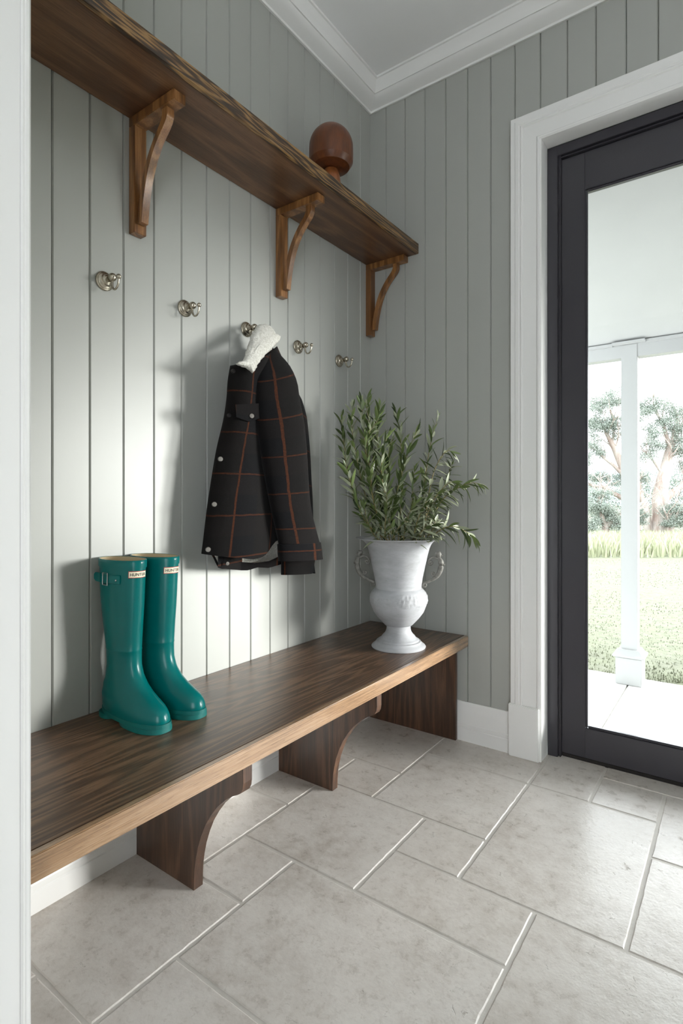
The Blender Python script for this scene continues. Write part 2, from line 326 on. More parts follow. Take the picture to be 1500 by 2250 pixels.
def tile(i, j, w_, h_):
    x0, x1 = i * UX + .0032, (i + w_) * UX - .0032; y1, y0 = Y0 - j * UY - .0032, Y0 - (j + h_) * UY + .0032
    lim = .101 if x0 > .82 and x1 < 3.18 else -.002
    y1 = min(y1, lim); x1 = min(x1, XR - .003); x0 = max(x0, .001); y0 = max(y0, YN + .003)
    if y1 - y0 < .02 or x1 - x0 < .02: return
    step = .022; out = []
    def edge(a, b):
        n = max(2, int((b - a).length / step)); return [a.lerp(b, t / n) for t in range(n)]
    cs = [V((x0, y0, 0)), V((x1, y0, 0)), V((x1, y1, 0)), V((x0, y1, 0))]
    for q in range(4): out += edge(cs[q], cs[(q + 1) % 4])
    c = V(((x0 + x1) / 2, (y0 + y1) / 2, 0)); hx, hy = (x1 - x0) / 2, (y1 - y0) / 2
    def ins(p, d, z): return V((c.x + (p.x - c.x) * (1 - d / hx), c.y + (p.y - c.y) * (1 - d / hy), z))
    r0, r1, r2 = [], [], []
    for p in out:
        nz = noise.noise(p * 38) * .5 + noise.noise(p * 110) * .5
        r0.append(ins(p, .0012 + .0014 * nz, -.012)); r1.append(ins(p, .0012 + .0014 * nz, -.0022)); r2.append(ins(p, .0045 + .0035 * max(nz, -.5), 0))
    b = B(); b.rings([r0, r1, r2], True, False, True)
    o = b.build('tile', 'tile', fl)
for t in tiles: tile(*t)

# ---- left wall: vertical V-jointed boards, each its own piece
wl = B().box(-.12, -.012, YN, .16, -.05, ZC).build('wall_left', 'core', label='left wall lined with sage green vertical boards', cat='wall', kind='structure', org=V((0, -1.5, 0)))
PITCH = .1050
def board(parent, along, a0, a1, z0, z1, sq=0):
    ch, dp, th = .0036, .0050, .012         # V edge and board thickness
    pr = [(a0 + .0005, th), (a0 + .0005, dp), (a0 + ch, 0), (a1 - ch, 0), (a1 - .0005, dp), (a1 - .0005, th)]
    if sq == 1: pr = [(a0 + .0005, th), (a0 + .0005, dp), (a0 + ch, 0), (a1, 0), (a1, th)]
    if sq == 2: pr = [(a0, th), (a0, 0), (a1 - ch, 0), (a1 - .0005, dp), (a1 - .0005, th)]
    b = B()
    if along == 'y': b.prism(pr, lambda p, z: V((-p[1], p[0], z)), z0, z1)
    else: b.prism(pr, lambda p, z: V((p[0], p[1], z)), z0, z1)
    return b.build('board', 'sage', parent)
y = -.0885; board(wl, 'y', y, .0112, 0, ZC, 1)
while y > -2.05: board(wl, 'y', y - PITCH, y, 0, ZC); y -= PITCH
B().box(-.012, 0, YN, y - .002, 0, ZC).build('panel', 'sage', wl)
# ---- wall with the door
wb = B().box(-.12, DX0 - .012, .012, .16, -.05, ZC).box(DX0 - .012, DX1 + .012, .012, .16, DTOP + .012, ZC).box(DX1 + .012, XR + .12, .012, .16, -.05, ZC).build('wall_back', 'core', label='sage green boarded wall around the glazed door', cat='wall', kind='structure', org=V((1.5, .1, 0)))
edges = [.0002, .0905] + [.0905 + PITCH * .9985 * k for k in range(1, 36)]
for a, b_ in zip(edges, edges[1:]):
    if a > XR - .02: break
    b2 = min(b_, XR)
    board(wb, 'x', a, b2, 0 if b2 < .76 or a > 3.25 else 2.60, ZC, 2 if a < .01 else 0)
# ---- right wall, ceiling
B().box(XR, XR + .12, YN, .012, -.05, ZC).build('wall_right', 'sage', label='plain sage painted wall opposite the bench', cat='wall', kind='structure')
B().box(-.12, 2.3, YN - .12, YN, -.05, ZC).box(2.3, XR + .12, YN - .12, YN, 2.5, ZC).build('wall_front', 'sage', label='sage painted wall behind the viewer with an added opening for sky fill light', cat='wall', kind='structure')  # unseen opening, added and sized to let sky light fill the room
B().box(-.12, XR + .12, YN - .12, .16, ZC, ZC + .1).build('ceiling', 'ceil', label='flat white ceiling of the entry', cat='ceiling', kind='structure')
# ---- cornice
CP = [(0, 2.9645), (.0105, 2.9625), (.0125, 2.966), (.0125, 2.971), (.030, 2.976), (.050, 2.984), (.064, 2.9935), (.068, 2.9985), (.0735, 2.9985), (.0745, 3.004), (.083, 3.018), (.092, 3.033), (.0975, 3.041), (.1045, 3.042), (.1055, 3.05), (0, 3.05)]
b = B(); n = len(CP); k = b.add([V((p, -p, z)) for p, z in CP] + [V((p, YN, z)) for p, z in CP], [])
b.f += [(i, (i + 1) % n, n + (i + 1) % n, n + i) for i in range(n)] + [tuple(range(n)), tuple(range(n, 2 * n))]
b.build('trim_1', 'white', smooth=25, label='white cornice moulding along the bench wall', cat='cornice', kind='structure')
b = B(); b.add([V((p, -p, z)) for p, z in CP] + [V((XR, -p, z)) for p, z in CP], [])
b.f += [(i, (i + 1) % n, n + (i + 1) % n, n + i) for i in range(n)] + [tuple(range(n)), tuple(range(n, 2 * n))]
b.build('trim_2', 'white', smooth=25, label='white cornice moulding above the glazed door', cat='cornice', kind='structure')
# ---- skirting
SP = [(0, 0), (.018, 0), (.018, .054), (.0155, .0575), (.0172, .064), (.0172, .074), (.0145, .079), (.0140, .118), (.0155, .126), (.0145, .140), (.010, .156), (.0075, .163), (.0075, .170), (0, .170)]
B().prism(SP, lambda p, y: V((p[0], y, p[1])), -1.868, -.0005).build('baseboard_left', 'white', smooth=25, label='white moulded skirting behind the bench', cat='skirting', kind='structure')
B().prism(SP, lambda p, x: V((x, -p[0], p[1])), .0185, .7075).build('baseboard_back', 'white', smooth=25, label='white moulded skirting between bench and door', cat='skirting', kind='structure')
B().prism(SP, lambda p, x: V((x, -p[0], p[1])), DX0 + DX1 - .7083 + .002, XR).build('baseboard_right', 'white', smooth=25, label='white moulded skirting right of the door', cat='skirting', kind='structure')
# ---- door architrave with plinth blocks and lining
tr_ = thing('trim_3', (.77, 0, 0), 'white moulded architrave around the glazed door', 'architrave', kind='structure')
AP = [(0, 0), (0, .021), (.003, .024), (.020, .024), (.023, .029), (.036, .0295), (.040, .0255), (.0435, .0265), (.0465, .0295), (.0505, .0285), (.054, .0235), (.085, .0215), (.107, .0215), (.112, .026), (.1185, .0265), (.1235, .021), (.1238, 0)]
XA, ZA = .7083, 2.6426; XB = DX0 + DX1 - XA
def mitre(p, leg):                       # p=(inward, proud)
    x, yv = p
    if leg == 0: return V((XA + x, -yv, .2135)), V((XA + x, -yv, ZA - x))
    if leg == 1: return V((XA + x, -yv, ZA - x)), V((XB - x, -yv, ZA - x))
    return V((XB - x, -yv, ZA - x)), V((XB - x, -yv, .2135))
for leg, nm in enumerate(('architrave_leg', 'architrave_head', 'architrave_leg')):
    b = B(); q = [mitre(p, leg) for p in AP]; n = len(AP); b.add([a for a, _ in q] + [c for _, c in q], [])
    b.f += [(i, (i + 1) % n, n + (i + 1) % n, n + i) for i in range(n)] + [tuple(range(n)), tuple(range(n, 2 * n))]
    b.build(nm, 'white', tr_, smooth=25)
for xa in (.7035, XB - .1265 + .0015): B().box(xa, xa + .1245, -.034, -.0005, 0, .2155, .003).build('plinth_block', 'white', tr_)
b = B().box(DX0 - .010, DX0 + .003, -.0235, .064, 0, DTOP + .0, .002); b.build('jamb_lining', 'white', tr_)
b = B().box(DX1 - .003, DX1 + .010, -.0235, .064, 0, DTOP + .0, .002); b.build('jamb_lining', 'white', tr_)
B().box(DX0 + .0032, DX1 - .0032, -.0235, .064, DTOP - .004, DTOP + .010, .002).build('head_lining', 'white', tr_)
# ---- glazed door pair
dr = thing('door_1', (2.0, .1, 0), 'charcoal framed glass door opening to the porch', 'door', kind='structure')
FX0, FX1, FT = DX0 + .0035, DX1 - .0035, DTOP - .0045
b = B()
for s_, x in ((1, FX0), (-1, FX1)):
    for a, c, y0, y1 in ((0, .040, .065, .16), (.0402, .047, .079, .16), (.0472, .0505, .071, .16)):
        xs = sorted((x + s_ * a, x + s_ * c)); b.box(xs[0], xs[1], y0, y1, 0, FT, .0012)
for a, c, y0 in ((0, .040, .0652), (.0402, .047, .0792), (.0472, .0505, .0712)):
    b.box(FX0 + c * .98, FX1 - c * .98, y0, .16, FT - c, FT - a, .0012)
b.build('door_frame', 'char', dr)
def leaf(x0, x1):
    zt, zb, st = FT - .0525, .018, .0905
    lf = B().box(x0, x0 + st, .084, .128, zb, zt, .002).build('leaf', 'char', dr)
    B().box(x1 - st, x1, .084, .128, zb, zt, .002).build('stile', 'char', lf)
    B().box(x0 + st + .0003, x1 - st - .0003, .0842, .128, zt - .152, zt, .0015).build('top_rail', 'char', lf)
    B().box(x0 + st + .0003, x1 - st - .0003, .0842, .128, zb, .139, .0015).build('bottom_rail', 'char', lf)
    gx0, gx1, gz0, gz1 = x0 + st, x1 - st, .139, zt - .152
    bd = B(); t = .009
    for a in ((gx0, gx0 + t, gz0, gz1), (gx1 - t, gx1, gz0, gz1), (gx0 + t, gx1 - t, gz0, gz0 + t), (gx0 + t, gx1 - t, gz1 - t, gz1)): bd.box(a[0], a[1], .090, .101, a[2], a[3], .0025)
    bd.build('glazing_bead', 'char', lf, smooth=30)
    B().box(gx0 + .002, gx1 - .002, .103, .107, gz0 + .002, gz1 - .002).build('pane', 'glass', lf)
leaf(FX0 + .051, 2.0); leaf(2.0025, FX1 - .051)
B().box(FX0 + .051, FX1 - .051, .092, .19, -.05, .0165, .003).build('threshold', 'sill', dr)
# ---- near end wall of the bench nook (close to the camera), with a beaded edge
XE = .56
yf = on(0, XE, 70.2, 1100).y
b = B().box(-.0, XE - .014, yf - .12, yf, 0, ZC)
b.box(0, XE - .0005, yf - .118, yf - .1 + .0, 0, ZC)
NP = [(XE - .016, 0), (XE - .004, 0), (XE, -.004), (XE, -.0085), (XE - .0014, -.0100), (XE - .0014, -.0115), (XE, -.0130), (XE - .002, -.0165), (XE - .016, -.0165)]
b = B().box(.001, XE - .0155, yf - .15, yf, 0, ZC - .0005)
b.build('wall_near', 'white', label='white painted end panel beside the bench', cat='panel', kind='structure')
b = B().prism([(p, yf + q) for p, q in NP], lambda p, z: V((p[0], p[1], z)), 0, ZC - .001)
b.box(XE - .0155, XE - .003, yf - .15, yf - .0167, 0, ZC - .001)
b.build('trim_4', 'white', smooth=30, label='white beaded edge strip of the end panel', cat='trim', kind='structure')

# ================================================================== BENCH
BZ1, BZ0, BD = .4613, .4133, .5145
bench = thing('bench', (.26, -.93, 0), 'long dark stained oak bench with curved cut-out supports', 'bench')
B().box(.0015, BD - .0185, -1.868, -.0015, BZ0, BZ1, .0012).build('seat', 'oak', bench)
B().box(BD - .0183, BD, -1.868, -.0015, BZ0, BZ1, .0022).build('edge_lipping', 'oak_edge_glare', bench, label='oak front edge with door glare put into its colour')
prof = [(.0185, 0), (.2815, 0), (.2822, .03), (.2845, .06), (.289, .0875), (.2975, .122), (.311, .158), (.3275, .193), (.349, .226), (.3745, .2575), (.4075, .2875), (.432, .304), (.452, .3145), (.4635, .322), (.470, .334), (.4722, .349), (.4722, .4128), (.0015, .4128), (.0015, .171), (.0185, .171)]
for y0 in (-1.3175, -.6885): B().prism(prof, lambda p, y: V((p[0], y, p[1])), y0, y0 + .0305).build('leg', 'oak_z', bench)
B().box(.0188, .4705, -.0365, -.0186, 0, .4128, .0012).build('leg', 'oak_z', bench)

# ================================================================== SHELF
SZ0, SZ1, SD = 2.208, 2.2553, .2694
shelf = thing('wall_shelf', (.13, -.93, 1.86), 'long dark stained oak shelf on curved brackets above the coat hooks', 'shelf')
B().box(.0015, SD - .0125, -1.868, -.0015, SZ0, SZ1, .001).build('board', 'oak_shelf', shelf)
B().box(SD - .0123, SD, -1.868, -.0015, SZ0, SZ1, .0015).build('edge_lipping', 'oak_shelf_edge', shelf, label='figured golden oak front edge')
bf = [(.172, 2.1795), (.1732, 2.162), (.170, 2.150), (.1605, 2.1355), (.1320, 2.107), (.1100, 2.0795), (.0915, 2.048), (.0765, 2.011), (.0645, 1.968), (.0560, 1.925), (.0512, 1.8865)]
bb = [(.148, 2.1795), (.149, 2.166), (.1465, 2.157), (.138, 2.142), (.112, 2.1135), (.0905, 2.085), (.0715, 2.053), (.0560, 2.015), (.0438, 1.970), (.0352, 1.927), (.0305, 1.8865)]
for y0 in (-1.332, -.688, -.0425):
    br = B().box(.0008, .029, y0, y0 + .0415, 1.8605, 2.1795, .0015).build('bracket', 'oak_br', shelf)
    B().box(.0008, .2135, y0, y0 + .0415, 2.1797, 2.2078, .0015).build('arm', 'oak_br', br)
    f2 = [(p.x, p.y) for p in crom([(a, c, 0) for a, c in bf], 3)]; b2 = [(p.x, p.y) for p in crom([(a, c, 0) for a, c in bb], 3)]
    q = B(); yl, yr = y0 + .009, y0 + .0325; n = len(f2)
    q.rings([[V((f2[i][0], yl, f2[i][1])), V((f2[i][0], yr, f2[i][1])), V((b2[i][0], yr, b2[i][1])), V((b2[i][0], yl, b2[i][1]))] for i in range(n)], True, True, True)
    q.build('brace', 'oak_br', br, smooth=35)

# ================================================================== COAT HOOKS
hk_lab = ['brushed nickel coat hook beside the white end panel', 'brushed nickel coat hook second from the white end panel', 'brushed nickel coat hook holding the plaid jacket', 'brushed nickel coat hook right next to the hung jacket', 'brushed nickel coat hook nearest the room corner']
def hook_parts(t):
    x, y, z = ORG[t.as_pointer()]
    B().lathe([(.0275, 0), (.0278, .003), (.0262, .0055), (.0235, .0065), (.0238, .0085), (.0215, .0105), (.0185, .0115), (.0150, .0145), (.0140, .0175), (.0105, .0195), (.0078, .0215)], (0.0004, y, z), 32, 'X').build('rosette', 'nickel', t, smooth=40)
    B().lathe([(.0078, .021), (.0066, .026), (.0072, .030), (.0105, .0325)], (0, y, z), 24, 'X').ball((.042, y, z + .002), .0118, 20).build('knob', 'nickel', t, smooth=50)
    pa = crom([(.040, y, z - .006), (.041, y, z - .020), (.0475, y, z - .0325), (.059, y, z - .0345), (.069, y, z - .0255), (.0725, y, z - .012), (.073, y, z - .008)], 5)
    arm = B().tube(pa, [.0034] * 8 + [.0029] * (len(pa) - 8), 10).build('hook_arm', 'nickel', t, smooth=50)
    B().ball((.0732, y, z - .003), .0072, 18).build('ball_tip', 'nickel', t, smooth=50)
hooks = []
for i, yy in enumerate((-1.4105, -1.1270, -.8460, -.5525, -.2640)):
    t = thing('coat_hook', (0, yy, 1.694), hk_lab[i], 'coat hook', 'coat hooks under the shelf'); hooks.append(t)
    if i == 0: hook_parts(t)
    else:
        for ch in hooks[0].children:
            c = ch.copy(); COL.objects.link(c); c.parent = t; KEEP.append(c)

# ================================================================== TURNED WOODEN HAT FORM
hx, hy = .135, -.5016
hat = thing('hat_stand', (hx, hy, SZ1), 'turned dark wooden hat stand with a rounded dome head on the shelf', 'hat stand')
dome = [(.0005, 2.5845)] + [(.0895 * math.sin(a), 2.495 + .0895 * math.cos(a)) for a in [math.radians(6 * k) for k in range(1, 16)]] + [(.0900, 2.47), (.0895, 2.445), (.0885, 2.436), (.0875, 2.4345), (.0760, 2.4165), (.0745, 2.4150), (.060, 2.4120), (.045, 2.4100), (.030, 2.409)]
B().lathe(dome, (hx, hy, 0), 48).build('dome_head', 'mahog', hat, smooth=22)
B().lathe([(.046, SZ1 + .0005), (.047, 2.262), (.043, 2.270), (.033, 2.285), (.031, 2.30), (.036, 2.33), (.0385, 2.355), (.0365, 2.375), (.031, 2.392), (.027, 2.404)], (hx, hy, 0), 32).build('turned_stem', 'stemw', hat, smooth=40)

# ================================================================== BOOTS
def boot(cy, yaw, lab, strap):
    t = thing('rubber_boot', (.10, cy, BZ1), lab, 'boot', 'pair of rubber boots on the bench')
    O = V((.10, cy, BZ1 + .0006)); rz = Matrix.Rotation(yaw, 3, 'Z')
    def L(x, y, z): return O + rz @ V((x - .10, y, z))
    xf = [(.016, .2815), (.030, .2835), (.045, .279), (.055, .271), (.063, .258), (.072, .241), (.084, .220), (.098, .1985), (.112, .1825), (.128, .1715), (.15, .1645), (.18, .1625), (.24, .1665), (.32, .1735), (.44, .1800)]
    xb = [(.016, .020), (.03, .0155), (.06, .014), (.085, .021), (.115, .034), (.15, .040), (.19, .0375), (.24, .0275), (.30, .0165), (.37, .0095), (.44, .0085)]
    bw = [(.016, .0465), (.04, .0485), (.06, .0475), (.085, .043), (.115, .038), (.15, .036), (.20, .0375), (.28, .0415), (.36, .0445), (.44, .0455)]
    N = 44
    def ring(z, dx=0.0):
        a, c, bq = lerpf(xb, z) - dx, lerpf(xf, z) + dx, lerpf(bw, z) + dx; md, hf = (a + c) / 2, (c - a) / 2; out = []
        low = max(0, min(1, (.11 - z) / .06))
        for k in range(N):
            an = 2 * math.pi * k / N; cx_, sn = math.cos(an), math.sin(an); p = 1 - .22 * low
            xx = md + hf * math.copysign(abs(cx_) ** p, cx_); u = (xx - a) / (c - a)
            wd = bq * (1 - low * (.22 * max(0, 1 - u / .45) + .05 * max(0, (u - .8) / .2)))
            rd = max(0, min(1, (z - .030) / .06)) * low * max(0, (u - .45) / .55)      # rounding of the toe top
            wd *= 1 - .42 * rd
            out.append(L(xx, wd * math.copysign(abs(sn) ** (1 - .12 * low), sn), z))
        return out
    zs = [.016, .02, .026, .032, .038, .043, .048, .052, .056, .060, .064, .068, .073, .078, .084, .09, .097, .105, .114, .124, .136, .15, .17, .19, .193, .196, .215, .25, .29, .33, .37, .405, .4195]
    R = [ring(z, .0009 if z == .193 else 0) for z in zs]
    B().rings(R, True, True, False).build('boot_body', 'teal', t, smooth=60)
    B().rings([ring(.4185, .0010), ring(.4185, .0026), ring(.430, .0028), ring(.4375, .0024), ring(.4395, .0008), ring(.4385, -.0010)]).build('top_band', 'teal', t, smooth=40)
    B().rings([ring(.4388, -.0006), ring(.425, -.0022), ring(.39, -.003), ring(.33, -.0035), ring(.27, -.004)], True, False, True).build('lining', 'knit', t, smooth=60, label='beige knitted lining')
    # sole: welt plus heel and tread
    def foot(x0, x1, z0, z1, g, nm, mt):
        out = []
        for k in range(40):
            an = 2 * math.pi * k / 40; u = .5 + .5 * math.copysign(abs(math.cos(an)) ** .8, math.cos(an)); xx = x0 + (x1 - x0) * u; uu = (xx - .018) / .268
            wd = (.0465 + g) * (1 - .22 * max(0, 1 - uu / .45) - .08 * max(0, (uu - .78) / .22)); out.append((xx, wd * math.copysign(abs(math.sin(an)) ** .8, math.sin(an))))
        return B().rings([[L(x, y, z0) for x, y in out], [L(x, y, z0 + .002) for x, y in out], [L(x * .999, y, z1) for x, y in out]], True, True, True)
    foot(.016, .2865, .0125, .0235, .0022, '', '').build('welt', 'teal2', t, smooth=40)
    foot(.019, .092, 0, .0125, .0008, '', '').build('heel', 'teal2', t, smooth=40)
    foot(.112, .2845, 0, .0125, .0010, '', '').build('tread', 'teal2', t, smooth=40)
    # label patch wrapped round the near front of the shaft
    def wrap(s, z, d):                 # s metres along the shaft from the front, towards the near side
        a, c, bq = lerpf(xb, z), lerpf(xf, z), lerpf(bw, z); md, hf = (a + c) / 2 , (c - a) / 2
        an = 0.0; st = s / 60
        for _ in range(60): an -= st / math.hypot(hf * math.sin(an), bq * math.cos(an))
        p = V((md + hf * math.cos(an), bq * math.sin(an), z)); nn = V((math.cos(an) / hf, math.sin(an) / bq, 0)).normalized(); p += nn * d
        return L(p.x, p.y, p.z)
    s0, s1, z0, z1 = LAB
    def patch(a, b_, c, d, dd, nm, mt, par):
        q = B(); n = 14; q.rings([[wrap(a + (b_ - a) * i / n, z, dd) for i in range(n + 1)] for z in (c, (c + d) / 2, d)], False); return q.build(nm, mt, par, smooth=True)
    lb = patch(s0, s1, z0, z1, .0009, 'label_patch', 'red', t); prop(lb, 'cream label with red border and black lettering')
    patch(s0 + .0016, s1 - .0016, z0 + .0016, z1 - .0016, .0014, 'label_face', 'cream', lb)
    cu = bpy.data.curves.new('t', 'FONT'); cu.body = 'HUNTER'; cu.offset = .012; cu.resolution_u = 3; to = bpy.data.objects.new('t', cu); COL.objects.link(to)
    bpy.context.view_layer.update(); dg = bpy.context.evaluated_depsgraph_get(); tm = to.evaluated_get(dg).to_mesh()
    bm = bmesh.new(); bm.from_mesh(tm); xs = [v.co.x for v in bm.verts]; ys = [v.co.y for v in bm.verts]
    tw, thh = max(xs) - min(xs), max(ys) - min(ys); q = B()
    q.add([wrap(s1 - .005 - (s1 - s0 - .010) * (v.co.x - min(xs)) / tw, z0 + .0052 + (z1 - z0 - .0104) * (v.co.y - min(ys)) / thh, .0019) for v in bm.verts], [[v.index for v in f.verts] for f in bm.faces]); bm.free()
    bpy.data.objects.remove(to); bpy.data.curves.remove(cu)
    q.build('lettering', 'ink', lb)
    if strap:
        q = B(); n = 16; w0, w1 = .055, .150
        sr = lambda s, z, d: wrap(s, z, d)
        q.rings([[sr(w0 + (w1 - w0) * i / n, z, .0006) for i in range(n + 1)] for z in (.375, .400)] , False)
        ring_ = [[sr(w0 + (w1 - w0) * i / n, z, dd) for z, dd in ((.375, .0006), (.3765, .0034), (.3985, .0034), (.400, .0006))] for i in range(n + 1)]
        q = B(); q.rings(ring_, True, True, True); st_ = q.build('side_strap', 'teal', t, smooth=40)
        e0, e1 = wrap(w1 - .014, .388, .003), wrap(w1 + .004, .388, .004); e2 = wrap(w1 + .020, .389, .013)
        q = B(); zz = V((0, 0, 1)); dd = (e1 - e0).normalized().cross(zz) * .0016
        q.rings([[p - zz * h - dd, p + zz * h - dd, p + zz * h + dd, p - zz * h + dd] for p, h in ((e0, .0125), (e1, .0125), (e1.lerp(e2, .6), .012), (e2, .006))], True, True, True); q.build('strap_tip', 'teal', st_, smooth=40)
        pb = [wrap(s, z, .0052) for s, z in ((.096, .371), (.118, .371), (.118, .404), (.096, .404), (.096, .371), (.118, .371))]
        B().tube(pb, .0016, 8).build('buckle', 'steel', st_, smooth=50)
        B().ball(wrap(.066, .386, .0038), .003, 12).build('rivet', 'steel', st_, smooth=50)
LAB = (-.018, .033, .3925, .4110)
boot(-1.4120, math.radians(1), 'tall glossy teal rubber boot with a side buckle strap', True)
boot(-1.3075, math.radians(6), 'tall glossy teal rubber boot without visible strap, beside its buckled twin', False)

# ================================================================== URN
UC = V((.353, -.333, BZ1)); MPP = 2.259 / F_PX
urn = thing('urn', UC, 'weathered grey metal urn with figural scroll handles on the bench', 'urn')
zc_ = lambda cy: 1.07 - ((1170 + cy / 6) - HY) * MPP + .0035
UP = [(.109, 1512), (.1105, 1500), (.108, 1488), (.1005, 1470), (.096, 1458), (.0925, 1446), (.0905, 1432), (.0835, 1424), (.0825, 1414), (.0765, 1404), (.0715, 1392), (.0665, 1366), (.0575, 1338), (.0525, 1312), (.0495, 1280), (.0490, 1250), (.0500, 1226), (.0565, 1222), (.0690, 1180), (.0860, 1120), (.1020, 1050), (.1130, 960), (.1160, 890), (.1145, 840), (.1070, 780), (.0975, 746), (.0935, 738), (.0930, 725), (.0940, 690), (.0985, 600), (.1052, 500), (.1120, 400), (.1188, 300), (.1255, 215), (.1320, 165), (.1405, 130), (.1530, 103), (.1690, 92), (.1740, 86), (.1745, 80), (.1710, 78), (.1520, 92), (.1380, 122), (.1290, 165), (.1220, 215), (.1150, 300), (.1010, 500), (.090, 690), (.05, 700), (.001, 702)]
zb = zc_(1512) - BZ1 - .0006
pr_ = [(r, zc_(c) - zb) for r, c in UP]
B().lathe(pr_, (UC.x, UC.y, 0), 72, cap=True).build('vessel', 'zinc', urn, smooth=45)
q = B(); rr = []
zs_ = [zc_(v) - zb for v in (950, 935, 915, 895, 875, 855, 835, 815, 795, 778)]
rt2 = [(zc_(c) - zb, r) for r, c in UP if 740 < c < 1000]; rt2.sort()
for i, z in enumerate(zs_):
    row = []
    for j in range(140):
        an = 2 * math.pi * j / 140; e = min(1, i / 1.5, (len(zs_) - 1 - i) / 1.5)
        d = .0006 + e * max(0, (  .0050 * noise.noise(V((an * 14, z * 120, 3))) + .0028 * noise.noise(V((an * 34, z * 330, 9))) + .0010))
        r = lerpf(rt2, z) + d; row.append(V((UC.x + r * math.cos(an), UC.y + r * math.sin(an), z)))
    rr.append(row)
q.rings(rr); q.build('relief_band', 'zinc', urn, smooth=60)
hd = (RT - FW * .17).normalized()
def handle(sg):
    ax = hd * sg
    def P(cx, cy): return V((UC.x, UC.y, 0)) + ax * ((750 - cx) / 6 * MPP) + V((0, 0, zc_(cy) - zb))
    k = MPP / 6
    pa = crom([P(228, 335), P(208, 375), P(200, 410), P(203, 440), P(205, 475), P(222, 530), P(255, 580), P(305, 620), P(365, 648), P(410, 668), P(432, 690)], 4)
    rad = [lerpf([(0, 20), (.12, 36), (.2, 38), (.3, 28), (.36, 37), (.55, 31), (.75, 20), (.9, 17), (1, 17)], i / (len(pa) - 1)) * k for i in range(len(pa))]
    h = B().tube(pa, rad, 12).build('handle', 'pewter', urn, smooth=60)
    B().ball(P(228, 298), 44 * k, 16, (.8, .8, 1.05)).ball(P(243, 287), 38 * k, 14, (.9, .9, .9)).ball(P(188, 308), 11 * k, 8).build('figure_head', 'pewter', h, smooth=60, label='small cast figure head')
    B().ball(P(188, 385), 17 * k, 10).ball(P(165, 425), 15 * k, 10).tube([P(205, 375), P(180, 405), P(168, 425)], [12 * k, 11 * k, 9 * k], 8).build('figure_arm', 'pewter', h, smooth=60)
    def spiral(c, r0, a0, turns, sgn):
        return [P(c[0] + r0 * (1 - .75 * t) * math.cos(a0 + sgn * turns * 2 * math.pi * t), c[1] + r0 * (1 - .75 * t) * math.sin(a0 + sgn * turns * 2 * math.pi * t)) for t in [i / 22 for i in range(23)]]
    up = crom([P(225, 352), P(250, 340), P(285, 330), P(320, 338), P(350, 362)], 4)
    B().tube(up + spiral((335, 400), 34, -1.0, 1.25, 1), [19 * k] * 8 + [15 * k] * (len(up) - 8) + [14 * k] * 23, 10).tube([P(345, 358), P(392, 362)], 10 * k, 8).build('upper_scroll', 'pewter', h, smooth=60)
    B().tube([P(250, 575), P(275, 560)] + spiral((300, 545), 26, 1.6, 1.15, -1), 12 * k, 9).build('middle_scroll', 'pewter', h, smooth=60)
    B().tube(spiral((412, 695), 30, -.6, 1.3, 1), 13 * k, 9).tube([P(420, 690), P(462, 690)], 9 * k, 8).build('lower_scroll', 'pewter', h, smooth=60)
    B().ball(P(266, 610), 13 * k, 8).build('tail_bead', 'pewter', h, smooth=60)
handle(1); handle(-1)

